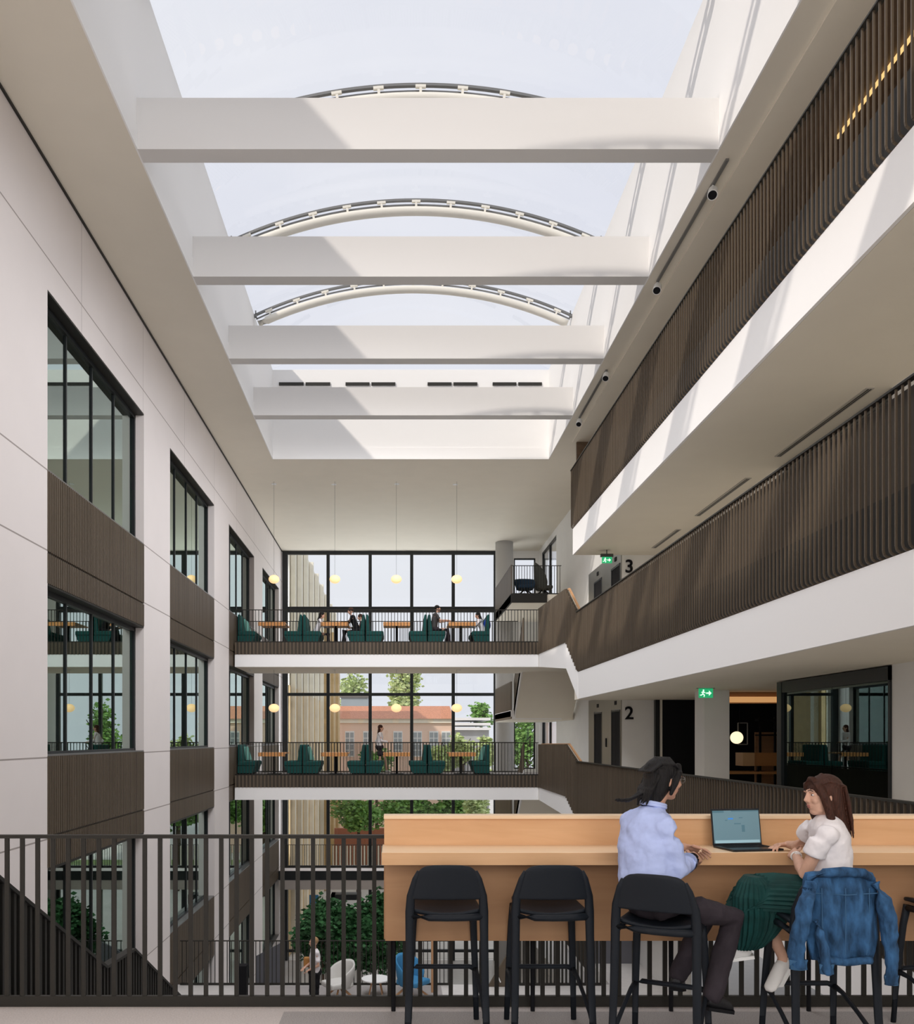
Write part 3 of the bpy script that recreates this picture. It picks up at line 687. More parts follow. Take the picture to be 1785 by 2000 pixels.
for nm, F0, F1 in (('middle', 4.33, 4.9), ('lower', 0, .5)):
    b = nb(); n = 3
    for k in range(n): box(b, 5.36, 6.75, 25.2+.27*k, 26.02, F0-.4, F0+(F1-F0)*(k+1)/n)
    tag(obj('short_steps', b, M['stone'], loc=(6, 25.6, F0)), 'three short steps from the %s gallery up to the bridge' % nm, 'steps')

# stair landings and flights beyond the bridges, at the right
def flight(b, x0, x1, ya, za, yb, zb, n=12, th=.22):
    pts = []
    for k in range(n):
        f0, f1 = k/n, (k+1)/n
        pts.append((x0, ya+(yb-ya)*f0, za+(zb-za)*f0)); pts.append((x0, ya+(yb-ya)*f1, za+(zb-za)*f0))
    pts.append((x0, yb, zb)); pts.append((x0, yb, zb-th)); pts.append((x0, ya, za-th-.1))
    prism(b, pts, (x1-x0, 0, 0))
def slatpanel(b, P, Q, h, z0, z1, th=.03, n=None):
    P, Q = V((P[0], P[1], z0)), V((Q[0], Q[1], z1)); n = n or int((Q-P).length/.1)
    for k in range(n+1):
        p = P+(Q-P)*k/n; bar(b, p-V((0, 0, .3)), p+V((0, 0, h)), .035, .05, up=V((0, 1, 0)))
    bar(b, P+V((0, 0, h)), Q+V((0, 0, h)), .05, .03); bar(b, P-V((0, 0, .15)), Q-V((0, 0, .15)), .04, .3)
for nm, F_ in (('upper', 7.2), ('middle', 2.78), ('lower', -1.62)):
    t = thing('stair_landing', 'white %s landing at the right of the glazed wall, beyond the bridges' % nm, 'landing', (5.5, 35, F_), group='stair landings at the far right')
    b = nb(); box(b, 4.42, XC-.02, 33.0, 38.2, F_-.34, F_-.04); obj('slab', b, M['ceiling'], t)
    b = nb(); box(b, 4.42, 6.3, 32.96, 33.0, F_-.32, F_+.02); box(b, 4.38, 4.42, 32.96, 38.2, F_-.22 if nm != 'upper' else F_-.32, F_+.02); obj('edge_trim', b, M['slab'] if nm == 'upper' else M['fascia'], t)
    b = nb(); slatpanel(b, (4.40, 33.0), (4.40, 38.2), 1.1, F_, F_, n=60); obj('side_balustrade', b, M['slat'], t)
    if nm != 'upper':
        t2 = thing('staircase', 'white stair flight from the %s landing up to the bridge level' % nm, 'stairs', (5.5, 31.5, F_), group='stair flights at the far right')
        b = nb(); flight(b, 4.55, 6.7, 33.0, F_, 30.6, F_+2.12); obj('flight', b, M['ceiling'], t2)
        b = nb(); prism(b, [(4.5, 33.05, F_-.3), (4.5, 33.05, F_+.1), (4.5, 30.6, F_+2.25), (4.5, 30.6, F_+1.7)], (.05, 0, 0)); obj('white_stringer', b, M['fascia'], t2)
        b = nb(); slatpanel(b, (4.52, 33.0), (4.52, 30.7), 1.0, F_+.1, F_+2.2, n=26); obj('side_balustrade', b, M['slat'], t2)
railing('thin dark railing at the front of the upper landing with two armchairs', (4.44, 33.05, 7.2), (6.3, 33.05, 7.2), 1.1, 18, .010, bottom=.02, gap=.03)
t = thing('staircase', 'pale stair flight rising from the upper bridge to the armchair landing', 'stairs', (6.2, 31.5, 4.9))
b = nb(); flight(b, 5.75, 6.7, 33.0, 7.16, 30.2, 4.9, th=.24); obj('flight', b, M['ceiling'], t)
b = nb(); cyl(b, (4.92, 39.3, L0), .4, ZC-L0, 28); tag(obj('round_column', b, mat('column_concrete', (.48, .47, .46), .8), loc=(4.92, 39.3, L0), smooth=True), 'round grey concrete column beside the right end of the glazed wall', 'column')

# armchairs on the landing
def tub_chair(name, label, m, loc, rot, w=.72, back=.75, seatz=.42, legs='frame', tall=False):
    t = thing(name, label, 'armchair', loc, rot)
    b = nb(); secs = []
    # shell: U-shaped wrap-around back (opens towards -Y local)
    n = 15; prev = None; rows_ = []
    for i in range(n):
        a = math.radians(-25+230*i/(n-1)); f = math.sin(PI*i/(n-1))
        x, y = math.cos(a)*w/2, math.sin(a)*w*.46
        h = seatz+.14+(back-.14)*(f**.7)
        out = V((math.cos(a), math.sin(a), 0))
        rows_.append([V((x*.78, y*.78, seatz-.16)), V((x, y, seatz+.05)), V((x, y, h))+out*.05, V((x, y, h))-out*.02, V((x, y, seatz+.05))-out*.08, V((x*.7, y*.7, seatz-.1))])
    vs = [[b.verts.new(p) for p in r] for r in rows_]
    for r0, r1 in zip(vs, vs[1:]):
        for i in range(6): b.faces.new((r0[i], r0[(i+1) % 6], r1[(i+1) % 6], r1[i]))
    b.faces.new(vs[0]); b.faces.new(vs[-1][::-1])
    o = obj('back_shell', b, m, t, smooth=True, rel=True); s = o.modifiers.new('s', 'SUBSURF'); s.levels = 1; s.render_levels = 1
    b = nb(); cbox(b, (0, -.06, seatz-.03), (w*.78, w*.80, .13)); obj('seat_cushion', b, m, t, rel=True, bevel=.04)
    for sx in (-1, 1):
        for sy in (-1, 1):
            b = nb(); bar(b, (sx*.05, sy*.05, seatz-.13), (sx*w*.42, sy*w*.40, 0), .035, .045); obj('leg', b, M['legwood'] if legs == 'wood' else M['black'], t, rel=True)
    return t
tub_chair('armchair', 'navy blue low armchair on the upper landing behind its railing', M['navy'], (5.02, 33.7, 7.2), 0, .78, .40, .40)
tub_chair('armchair', 'tall dark grey high-backed armchair on the upper landing', M['greychair'], (5.72, 33.75, 7.2), PI*.5, .72, 1.0, .40)

# ------------------------------------------------------------------ booths, tables, lanterns
def seat_x(x): return px(x, 29.3)
def booth(name, label, x, Fl, sides, group, cushion=False):
    """sides: which way the seats face: (-1,), (1,) or both"""
    t = thing(name, label, 'bench', (x, 30.0, Fl), group=group)
    z = Fl
    for s in sides:
        b = nb(); xa, xb = sorted((x+s*.02, x+s*.62)); box(b, xa, xb, 29.35, 30.75, z+.30, z+.46); obj('seat', b, M['sofa'], t, bevel=.04)
        b = nb(); prism(b, [(x+s*.02, 29.37, z+.06), (x+s*.50, 29.37, z+.06), (x+s*.60, 29.37, z+.30), (x+s*.02, 29.37, z+.30)], (0, 1.36, 0)); obj('base', b, M['sofa'] if True else M['black'], t)
        b = nb(); prism(b, [(x+s*.02, 29.37, z+.44), (x+s*.17, 29.37, z+.44), (x+s*.10, 29.37, z+1.02), (x+s*.02, 29.37, z+1.02)], (0, 1.36, 0)); obj('backrest', b, M['sofa'], t, bevel=.03)
        if cushion and s == cushion: b = nb(); prism(b, [(x+s*.172, 30.0, z+.47), (x+s*.30, 30.0, z+.47), (x+s*.16, 30.0, z+.95), (x+s*.10, 30.0, z+.95)], (0, .7, 0)); obj('back_cushion', b, M['sofalight'], t, bevel=.03)
    b = nb(); xs = [x+s*.45 for s in sides]+[x]; box(b, min(xs), max(xs), 29.45, 30.65, z, z+.06); obj('plinth', b, M['black'], t)
for lv, Fl in (('upper', 4.902), ('lower', .502)):
    g = 'teal booths on the %s bridge' % lv
    booth('booth_bench', 'teal end booth seat by the left wall on the %s bridge' % lv, px(468, 29.3)-.1, Fl, (1,), g, 1)
    for i, (xx, pl) in enumerate(((590, 'leftmost'), (713, 'central'), (835, 'rightmost'))):
        cu = {('lower', 0): 1, ('upper', 0): 0}.get((lv, i), 0)
        booth('booth_bench', 'back-to-back teal booth seat on the %s bridge, %s of three' % (lv, pl), seat_x(xx), Fl, (-1, 1), g, cu)
    booth('booth_bench', 'teal end booth seat at the right end of the %s bridge' % lv, seat_x(958), Fl, (-1,), g, -1 if lv == 'lower' else 0)
    for xx, pl in ((530, 'leftmost'), (653, 'second from the left'), (775, 'third from the left'), (903, 'rightmost')):
        t = thing('booth_table', 'orange oak booth table on the %s bridge, %s' % (lv, pl), 'table', (seat_x(xx), 30.0, Fl), group='booth tables on the %s bridge' % lv)
        b = nb(); box(b, seat_x(xx)-.46, seat_x(xx)+.46, 29.35, 30.6, Fl+.71, Fl+.75); obj('tabletop', b, M['tabletop'], t)
        b = nb(); box(b, seat_x(xx)-.455, seat_x(xx)+.455, 29.33, 29.36, Fl+.625, Fl+.755); obj('edge', b, M['tabletop'], t)
        b = nb(); cyl(b, (seat_x(xx), 30.0, Fl+.02), .04, .69, 12); obj('pedestal', b, M['black'], t)
        b = nb(); cbox(b, (seat_x(xx), 30.0, Fl+.012), (.45, .6, .02)); obj('foot_plate', b, M['black'], t)
    for xx, pl in ((535, 'leftmost'), (654, 'second from the left'), (774, 'third from the left'), (892, 'rightmost')):
        Y = 30.0; z = 7.22 if lv == 'upper' else 2.78; top = ZC if lv == 'upper' else 4.1
        t = thing('pendant_lantern', 'glowing paper lantern over the %s bridge, %s of four' % (lv, pl), 'pendant lamp', (px(xx, Y), Y, z), group='paper lanterns over the %s bridge' % lv)
        b = nb(); ell(b, (px(xx, Y), Y, z), (.185, .185, .145), 20, 12); obj('shade', b, M['lantern'], t, smooth=True)
        b = nb(); tube(b, [(px(xx, Y), Y, z+.14), (px(xx, Y), Y, top)], .0035, 6); obj('cord', b, M['black'], t)

# ------------------------------------------------------------------ left stair going down
def zt(y):
    P = [(5.72, 1.13), (6.6, .64), (9.0, -.65), (9.96, -.70), (12.1, -1.87), (14.9, -3.3)]
    for (a, za), (c, zc_) in zip(P, P[1:]):
        if y <= c: return za+(zc_-za)*(y-a)/(c-a)
    return P[-1][1]
t = thing('stair_balustrade', 'black slatted balustrade of the stair descending at the lower left', 'balustrade', (-3, 9, 0))
b = nb(); P = [(5.72, 1.13), (6.6, .64), (9.0, -.65), (9.96, -.70), (12.1, -1.87), (14.9, -3.3)]
for (a, za), (c, zc_) in zip(P, P[1:]): prism(b, [(-3.06, a, za), (-3.06, c, zc_), (-3.06, c, zc_-1.55), (-3.06, a, za-1.55)], (.04, 0, 0))
obj('backing_panel', b, M['slab'], t)
b = nb()
for k in range(92): y = 5.74+.1*k; bar(b, (-3.0, y, zt(y)), (-3.0, y, zt(y)-1.5), .03, .04)
obj('slats', b, M['slab'], t)
b = nb()
for (a, za), (c, zc_) in zip(P, P[1:]): bar(b, (-3.02, a, za+.01), (-3.02, c, zc_+.01), .10, .03)
obj('handrail', b, M['slab'], t)
t = thing('staircase', 'stair flight behind the black balustrade at the lower left', 'stairs', (-4.2, 9, -1))
b = nb(); flight(b, -5.33, -3.08, 5.7, 0, 9.0, -1.75, 11); flight(b, -5.33, -3.08, 9.9, -1.75, 14.8, L1+.1, 15); box(b, -5.33, -3.08, 9.0, 9.9, -2.0, -1.75); obj('flights', b, M['stone'], t)

# things one level down
def small_table(loc):
    t = thing('coffee_table', 'small round white coffee table with wooden legs on the floor below', 'table', loc)
    b = nb(); cyl(b, (0, 0, .37), .34, .028, 40); obj('tabletop', b, M['white'], t, rel=True)
    for k in range(4):
        a = PI/4+k*PI/2; c, s = math.cos(a), math.sin(a); b = nb(); tube(b, [(c*.12, s*.12, .37), (c*.23, s*.23, 0)], [.022, .014], 10); obj('leg', b, M['legwood'], t, rel=True)
small_table((px(734, 20.6), 20.6, L1+.006))
tub_chair('armchair', 'off-white swivel armchair with wooden legs beside the woman on the floor below', M['offwhite'], (px(663, 20.2), 20.2, L1+.006), -1.0, .72, .50, .42, 'wood')
tub_chair('armchair', 'bright blue armchair with wooden legs right of the white coffee table', M['blue'], (px(803, 20.4), 20.4, L1+.006), .9, .74, .60, .42, 'wood')
Y = 19.6; b = nb(); box(b, px(463, Y), px(481, Y), Y, Y+.25, L1, L1+.95); tag(obj('litter_bin', b, M['black'], loc=(px(472, Y), Y, L1), bevel=.01), 'slim black bin standing near the left wall on the floor below', 'bin')
Y = 20.8; b = nb(); box(b, px(842, Y), px(849, Y), Y, Y+.08, L1, -2.2); tag(obj('timber_post', b, M['legwood'], loc=(px(845, Y), Y, L1)), 'slim oak post rising beside the blue armchair', 'post')
Y = 24; b = nb(); prism(b, [(px(500, Y), Y, pz(1868, Y)), (px(556, Y), Y, pz(1838, Y)), (px(556, Y), Y, L0+.2), (px(500, Y), Y, L0+.2)], (0, .08, 0)); tag(obj('felt_screen', b, M['felt'], loc=(px(530, Y), Y, L0)), 'grey slanted felt screen seen through the lower railing at left', 'screen')
# slatted stair balustrade at the far edge of the floor below
t = thing('stair_balustrade', 'dark slatted stair balustrade at the edge of the floor below, behind the second stool', 'balustrade', (4.1, 21.6, L1))
b = nb()
for k in range(22): x = 3.07+.095*k; box(b, x-.022, x+.022, 21.42, 21.47, L1+.0, L1+1.5)
obj('slats', b, M['dark'], t)
b = nb(); box(b, 3.05, 5.1, 21.40, 21.49, L1, L1+.05); obj('bottom_rail', b, M['dark'], t)
b = nb(); prism(b, [(3.2, 22.3, -3.1), (4.0, 22.3, -3.1), (5.1, 22.3, -4.6), (4.4, 22.3, -4.6)], (0, .1, 0)); obj('white_stringer', b, M['white'], t)
b = nb(); prism(b, [(4.0, 22.2, -3.0), (5.1, 22.2, -3.0), (5.1, 22.2, -4.5)], (0, .08, 0)); obj('backing_panel', b, M['slatback'], t)
t = thing('stair_guard', 'brown triangular stair guard on the floor below between the first two stools', 'balustrade', (2.6, 21.3, L1))
b = nb(); prism(b, [(2.28, 21.3, L1), (2.86, 21.3, L1), (2.86, 21.3, L1+.92), (2.82, 21.3, L1+.92)], (0, .12, 0)); obj('side_panel', b, M['slat'], t)
b = nb(); bar(b, (2.46, 21.27, L1+.38), (2.57, 21.27, L1+.12), .03, .03); obj('light_rail', b, M['white'], t)
b = nb(); box(b, 6.6, 6.8, 20.0, 26, L1, -1.5); struct('wall_below', b, M['plaster'])
b = nb(); box(b, 5.0, 6.6, 23.5, 23.7, L1, -1.5); struct('wall_below_end', b, M['felt'])
# planted trees on the ground floor
def leafcloud(b, c, r, n, s, rnd, shell=.55, blobs=None):
    for _ in range(n):
        while True:
            p = V((rnd.uniform(-1, 1), rnd.uniform(-1, 1), rnd.uniform(-1, 1)))
            if shell < p.length < 1: break
        q = noise.noise(p*2.2+V(c)*.37)*.35
        p = V((p.x*r[0], p.y*r[1], p.z*r[2]))*(1+q)+V(c)
        d = V((rnd.uniform(-1, 1), rnd.uniform(-1, 1), rnd.uniform(-.6, .8))).normalized(); u, v = frame_of(d); k = s*rnd.uniform(.6, 1.3)
        m = p+u*k*.5
        vs = [b.verts.new(p), b.verts.new(p+u*k*.5+v*k*.3), b.verts.new(p+u*k), b.verts.new(p+u*k*.5-v*k*.3)]
        b.faces.new(vs)
def tree(name, label, cat, x, y, z0, zc, r, n, s, m, group=None, trunk=.06, pot=False):
    rnd = random.Random(int(abs(x*131+y*17+zc*7))+3)
    t = thing(name, label, cat, (x, y, z0), group=group)
    b = nb(); tube(b, [(x, y, z0), (x+.03, y, (z0+zc)/2), (x, y, zc)], [trunk, trunk*.8, trunk*.5], 8)
    for k in range(9):
        a = k*2.4; tube(b, [(x, y, zc-r[2]*.7+k*.12*r[2]), (x+math.cos(a)*r[0]*.6, y+math.sin(a)*r[1]*.6, zc-r[2]*.2+k*.12*r[2])], [trunk*.45, trunk*.2], 6)
    obj('trunk', b, M['bark'], t, smooth=True)
    b = nb(); nbl = 9
    for k in range(nbl):
        cc = (x+rnd.uniform(-.5, .5)*r[0], y+rnd.uniform(-.5, .5)*r[1], zc+rnd.uniform(-.6, .6)*r[2]); rr = [q*rnd.uniform(.38, .62) for q in r]
        leafcloud(b, cc, rr, n//nbl, s, rnd, .3)
    obj('foliage', b, m, t)
    if pot: b = nb(); cyl(b, (x, y, z0), .38, .5, 24, .46); obj('planter', b, M['grey'], t); b = nb(); cyl(b, (x, y, z0+.46), .42, .03, 24); obj('soil', b, M['soil'], t)
tree('indoor_tree', 'dense dark green indoor tree behind the blond person on the floor below', 'tree', px(630, 24.5), 24.5, L0, -3.80, (.98, .9, 1.2), 7000, .17, M['leaf'], 'indoor trees', .05, True)
tree('indoor_tree', 'dark green indoor tree behind the coffee table and bar table corner', 'tree', px(742, 25.3), 25.3, L0, -3.95, (1.05, .85, 1.25), 6500, .17, M['leaf'], 'indoor trees', .05, True)
# entrance door frame in the ground floor glazing
t = bpy.data.objects.new('door_1', None); COL.objects.link(t); t.location = (-2.3, 40.6, L0); t['kind'] = 'structure'
b = nb(); box(b, -2.98, -2.8, 40.3, 41.0, L0, -5.5); box(b, -1.78, -1.6, 40.3, 41.0, L0, -5.5); box(b, -2.98, -1.6, 40.3, 41.0, -5.75, -5.5); obj('door_frame', b, M['frame'], t)
b = nb(); box(b, -2.8, -1.78, 40.6, 40.62, L0+.02, -5.75); obj('door_leaf', b, M['glass'], t)
Y = 40; b = nb(); box(b, px(604, Y), px(622, Y), Y, Y+.04, pz(1778, Y), pz(1748, Y)); tag(obj('notice_panel', b, M['blue'], loc=(px(613, Y), Y, pz(1763, Y))), 'blue panel behind the top of the left indoor tree', 'panel')

# ------------------------------------------------------------------ outdoors
b = nb(); box(b, -150, 150, YG+.35, 320, L0-.4, L0-.02); struct('ground_outside', b, M['paving'])
b = nb(); box(b, -60, 60, 62, 75, L0-.02, L0+.05); tag(obj('lawn', b, M['grass'], loc=(0, 68, L0)), 'green lawn beyond the glazed wall', 'lawn', kind='stuff')
t = thing('finned_building', 'cream building wing with vertical fins outside at the left', 'building', (-7, 58, L0))
b = nb(); box(b, -14, -5.14, YG+.5, 76, L0, 12.3); obj('wall', b, M['fin'], t)
b = nb(); box(b, -5.14, -5.10, YG+.6, 75.9, L0, 4.3); obj('gold_cladding', b, M['finside'], t)
b = nb()
for k in range(9): y = 42.5*1.068**k; box(b, -5.10, -4.88, y, y+.35, L0, 12.3-.02*k)
obj('fins', b, M['fin'], t)
b = nb()
for k in range(3): y = 60+5.2*k; box(b, -5.10, -4.62, y, y+2.2, L0, 10.6-.9*k)
obj('gold_fins', b, M['finside'], t)
# brick house
YB = 80
t = thing('brick_house', 'long pink brick house with orange tiled roof beyond the glass', 'house', (0, YB, L0))
b = nb(); box(b, -14, px(882, YB), YB, YB+12, L0, pz(1404, YB)); obj('wall', b, M['brick'], t)
x1 = px(886, YB); b = nb(); prism(b, [(-14.4, YB-.5, pz(1404, YB)), (-14.4, YB+6, pz(1404, YB)+1.4), (-14.4, YB+12.4, pz(1404, YB))], (x1+14.4, 0, 0)); obj('roof', b, M['tile'], t)
b = nb(); box(b, -14.2, x1-.1, YB-.25, YB, pz(1412, YB), pz(1404, YB)); obj('cornice', b, M['fin'], t)
for xx in (683, 718, 777, 815, 847, 871):
    X = px(xx, YB); w_ = .42
    b = nb(); box(b, X-w_, X+w_, YB-.08, YB, pz(1478, YB), pz(1428, YB)); wd = obj('window', b, M['white'], t)
    b = nb()
    for i in (0, 1):
        for j in range(4): zz = pz(1476, YB)+j*.55; box(b, X-w_+.06+i*.40, X-w_+.38+i*.40, YB-.10, YB-.07, zz, zz+.48)
    obj('pane', b, mat('house_pane', (.35, .38, .40), .2), wd)
YH = 95
t = thing('white_building', 'white modern building with horizontal bands beyond the glass at right', 'building', (9, YH, L0))
b = nb(); box(b, px(884, YH), px(955, YH), YH, YH+10, L0, pz(1425, YH)); obj('wall', b, mat('grey_render', (.45, .47, .48), .8), t)
b = nb()
for z in (1402, 1412, 1421): box(b, px(882, YH), px(957, YH), YH-.6, YH+10, pz(z+5, YH), pz(z, YH))
obj('bands', b, M['white'], t)
Y = 85; t = thing('roof_plant_room', 'grey-blue glazed rooftop storey behind the orange roof', 'building', (-3, 100, 3))
b = nb(); box(b, px(666, 100), px(718, 100), 100, 106, L0, pz(1362, 100)); obj('wall', b, mat('bluegrey_glass', (.33, .40, .44), .4), t)
b = nb(); box(b, px(664, 100), px(720, 100), 99.8, 106, pz(1362, 100), pz(1356, 100)); obj('roof', b, M['alu'], t)
b = nb(); box(b, -12, px(760, 66), 66, 66.3, L0, pz(1618, 66)); tag(obj('garden_wall', b, M['redbrick'], loc=(-4, 66, L0)), 'low red brick garden wall seen under the lower bridge', 'wall')
b = nb()
for k in range(60): x = -8+.25*k; box(b, x, x+.12, 62.0, 62.05, L0, pz(1652, 62))
tag(obj('picket_fence', b, M['fin'], loc=(0, 62, L0)), 'pale timber fence in front of the garden wall', 'fence')
trees = [
 (790, 98, 1348, (1.9, 1.9, 4.2), 3000, .5, 'leaflight', 'tall narrow pale green tree behind the brick house roof'),
 (690, 110, 1345, (2.0, 2.0, 3.0), 1300, .5, 'leaflight', 'sparse pale tree left above the brick house roof'),
 (940, 105, 1398, (1.6, 1.6, 1.5), 900, .5, 'leafmid', 'rounded green tree beside the white banded building'),
 (872, 70, 1476, (1.4, 1.4, 1.7), 2600, .30, 'leaflight', 'bushy yellow-green shrub in front of the brick house at right'),
 (905, 66, 1470, (1.0, 1.0, 1.4), 1500, .28, 'leaflight', 'bright green bush left of the right window mullion'),
 (948, 64, 1476, (.8, .8, 1.6), 1600, .28, 'leaflight', 'slim yellow-green bush at the right end of the glazing'),
 (1030, 60, 1440, (1.6, 1.6, 3.0), 1700, .32, 'leafmid', 'green tree glimpsed right of the round column'),
 (700, 58, 1588, (2.0, 1.6, 1.25), 2800, .28, 'leafmid', 'dark green hedge mound under the lower bridge at left'),
 (790, 60, 1580, (2.6, 1.6, 1.3), 2800, .30, 'leafmid', 'green hedge mound under the middle of the lower bridge'),
 (880, 60, 1582, (2.4, 1.6, 1.4), 2600, .30, 'leafmid', 'green hedge mound under the right half of the lower bridge'),
 (930, 56, 1588, (1.0, 1.0, 1.0), 1100, .25, 'leaflight', 'bright yellow-green bush low at the right of the glazing'),
 (735, 68, 1490, (1.4, 1.2, 1.2), 900, .28, 'leafmid', 'low green bush in front of the brick house windows'),
]
for xx, Y, yy, r, n, s, mm, lb in trees:
    tree('garden_tree', lb, 'tree', px(xx, Y), Y, L0, pz(yy, Y), r, n, s, M[mm], 'trees and bushes outside', .15)

# ------------------------------------------------------------------ bar table
t = thing('bar_table', 'long oak bar table with raised back panel and black legs in the foreground', 'table', (1.8, 5.35, 0))
X0, X1 = -.07, 4.1
b = nb(); box(b, X0-.01, X1, 5.13, 5.52, .975, 1.05); obj('worktop', b, M['oaktop_lit'], t, bevel=.002)
b = nb(); box(b, X0-.0105, X1, 5.128, 5.131, .976, 1.048); obj('dark_edge', b, M['oak'], t)  # darker strip: the front edge catches less light than the top
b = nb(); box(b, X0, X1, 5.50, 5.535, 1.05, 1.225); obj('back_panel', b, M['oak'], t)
b = nb(); box(b, X0-.003, X1, 5.475, 5.60, 1.215, 1.238); obj('top_cap', b, M['oaktop_lit'], t, bevel=.003)
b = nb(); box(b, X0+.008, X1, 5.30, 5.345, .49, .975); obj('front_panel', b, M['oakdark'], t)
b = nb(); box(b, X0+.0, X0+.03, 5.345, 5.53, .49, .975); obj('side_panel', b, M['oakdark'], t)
for x in (-.012, .868, 1.742, 2.612, 3.49):
    b = nb(); tube(b, [(x, 5.50, .975), (x, 5.50, 0)], [.017, .014], 10); obj('leg', b, M['black'], t)
b = nb(); box(b, X0+.05, X1-.05, 5.36, 5.52, .93, .974); obj('under_frame', b, M['black'], t)

# ------------------------------------------------------------------ bar stools
def make_stool(label, loc, rot):
    t = thing('bar_stool', label, 'bar stool', loc, rot, group='black plastic bar stools')
    def grid(nu, nv, fn, name, th):
        b = nb(); g = [[b.verts.new(fn(-1+2*i/nu, j/nv)) for i in range(nu+1)] for j in range(nv+1)]
        for j in range(nv):
            for i in range(nu): b.faces.new((g[j][i], g[j][i+1], g[j+1][i+1], g[j+1][i]))
        o = obj(name, b, M['stool'], t, rel=True, smooth=True)
        s = o.modifiers.new('solid', 'SOLIDIFY'); s.thickness = th; s.offset = 0
        s = o.modifiers.new('sub', 'SUBSURF'); s.levels = 1; s.render_levels = 2
        return o
    def back(u, v):
        z = .812+.196*v; w = .205-.048*v
        if v > .72: w -= .035*(1-math.sqrt(max(0, 1-((v-.72)/.28)**2)))
        if abs(u) > .8 and v > .9: z -= .004
        return V((u*w, -.195-.03*v-.022*(1-u*u), z+(.006*(1-u*u) if v > .9 else 0)))
    grid(12, 8, back, 'backrest', .022)
    def seat(u, v):
        y = -.185+.39*v; w = .205-.02*v; e = abs(2*v-1)
        if e > .8: w *= 1-.10*((e-.8)/.2)**2
        z = .735-.028*(1-u*u)*(1-.35*v)+(.012 if v < .08 else 0)-(.010 if v > .95 else 0)+.006+.020*v
        return V((u*w, y, z))
    grid(12, 12, seat, 'seat', .026)
    for s in (-1, 1):
        b = nb(); tube(b, [(s*.222, -.235, 0), (s*.214, -.212, .28), (s*.209, -.192, .60), (s*.208, -.185, .74), (s*.202, -.192, .83), (s*.178, -.214, .93), (s*.160, -.224, .975)], [.0185, .021, .024, .026, .024, .017, .010], 12, flat=.85); obj('leg', b, M['stool'], t, rel=True, smooth=True)
        b = nb(); tube(b, [(s*.205, .235, 0), (s*.196, .215, .3), (s*.182, .185, .6), (s*.172, .165, .72)], [.0165, .019, .022, .024], 12, flat=.85); obj('leg', b, M['stool'], t, rel=True, smooth=True)
        b = nb(); tube(b, [(s*.216, -.22, .155), (s*.214, -.17, .165), (s*.207, -.03, .235), (s*.200, .12, .30), (s*.196, .215, .315)], [.020, .013, .012, .013, .018], 10); obj('side_stretcher', b, M['stool'], t, rel=True, smooth=True)
        b = nb(); tube(b, [(s*.205, -.18, .70), (s*.195, 0, .705), (s*.175, .165, .705)], [.022, .018, .02], 10); obj('seat_rail', b, M['stool'], t, rel=True, smooth=True)
    b = nb(); tube(b, [(-.196, .214, .315), (-.16, .214, .328), (.16, .214, .328), (.196, .214, .315)], [.019, .0145, .0145, .019], 10); obj('footrest', b, M['stool'], t, rel=True, smooth=True)
    b = nb(); tube(b, [(-.2, -.185, .715), (-.1, -.190, .708), (0, -.192, .706), (.1, -.190, .708), (.2, -.185, .715)], [.022, .02, .019, .02, .022], 10); obj('rear_rail', b, M['stool'], t, rel=True, smooth=True)
    return t
s0 = make_stool('empty black bar stool at the left end of the oak bar table', (.29, 5.085, .006), 0)
dup(s0, (.885, 5.085, .006), 0, 'empty black bar stool second from the left, beside the man')
dup(s0, (1.45, 4.72, .006), -.50, 'black bar stool the man in the blue shirt sits on')
dup(s0, (2.29, 4.725, .006), 0.0, 'black bar stool under the seated woman with the denim jacket over it')
dup(s0, (3.27, 5.09, .006), .25, 'black bar stool at the right edge of the photo, pushed under the table')

# ------------------------------------------------------------------ laptop
t = thing('laptop', 'open thin dark laptop standing on the oak bar table between the two people', 'laptop', (2.14, 5.30, 1.05), .18)
b = nb(); box(b, -.165, .165, -.125, .10, .001, .013); obj('base', b, M['laptop'], t, rel=True, bevel=.003)
b = nb()
for r in range(5):
    for k in range(13): box(b, -.145+.0225*k, -.145+.0225*k+.019, .06-.022*r, .078-.022*r, .013, .0145)
obj('keyboard', b, M['black'], t, rel=True)
R = Matrix.Rotation(math.radians(-8), 3, 'X')
def lid(b, x0, x1, y0, y1, z0, z1):
    vs = box(nb(), x0, x1, y0, y1, z0, z1); me_ = [v.co.copy() for v in vs.verts]; vs.free()
    n0 = len(b.verts); box(b, x0, x1, y0, y1, z0, z1); b.verts.ensure_lookup_table()
    for v in list(b.verts)[n0:]: v.co = R@v.co+V((0, .10, .012))
b = nb(); lid(b, -.165, .165, -.004, .004, 0, .225); ld = obj('lid', b, M['laptop'], t, rel=True, bevel=.002)
b = nb(); lid(b, -.157, .157, -.0055, -.0045, .012, .213); obj('screen', b, M['screen'], ld, rel=True)
b = nb(); lid(b, -.157, -.08, -.0065, -.0056, .200, .213); lid(b, -.03, .157, -.0065, -.0056, .206, .213); obj('dark_toolbar', b, M['screengrey'], ld, rel=True)
b = nb(); lid(b, -.055, -.02, -.0065, -.0056, .158, .167); obj('blue_button', b, M['screenblue'], ld, rel=True)
b = nb()
for x0, x1, z0, z1 in ((-.015, .03, .128, .134), (-.075, -.06, .15, .155), (.02, .045, .165, .170), (.035, .055, .08, .122)): lid(b, x0, x1, -.0065, -.0056, z0, z1)
obj('text_blocks', b, M['screengrey'], ld, rel=True)
b = nb(); lid(b, -.15, .15, -.0063, -.0056, .012, .03); obj('task_bar', b, M['screenpale'], ld, rel=True)

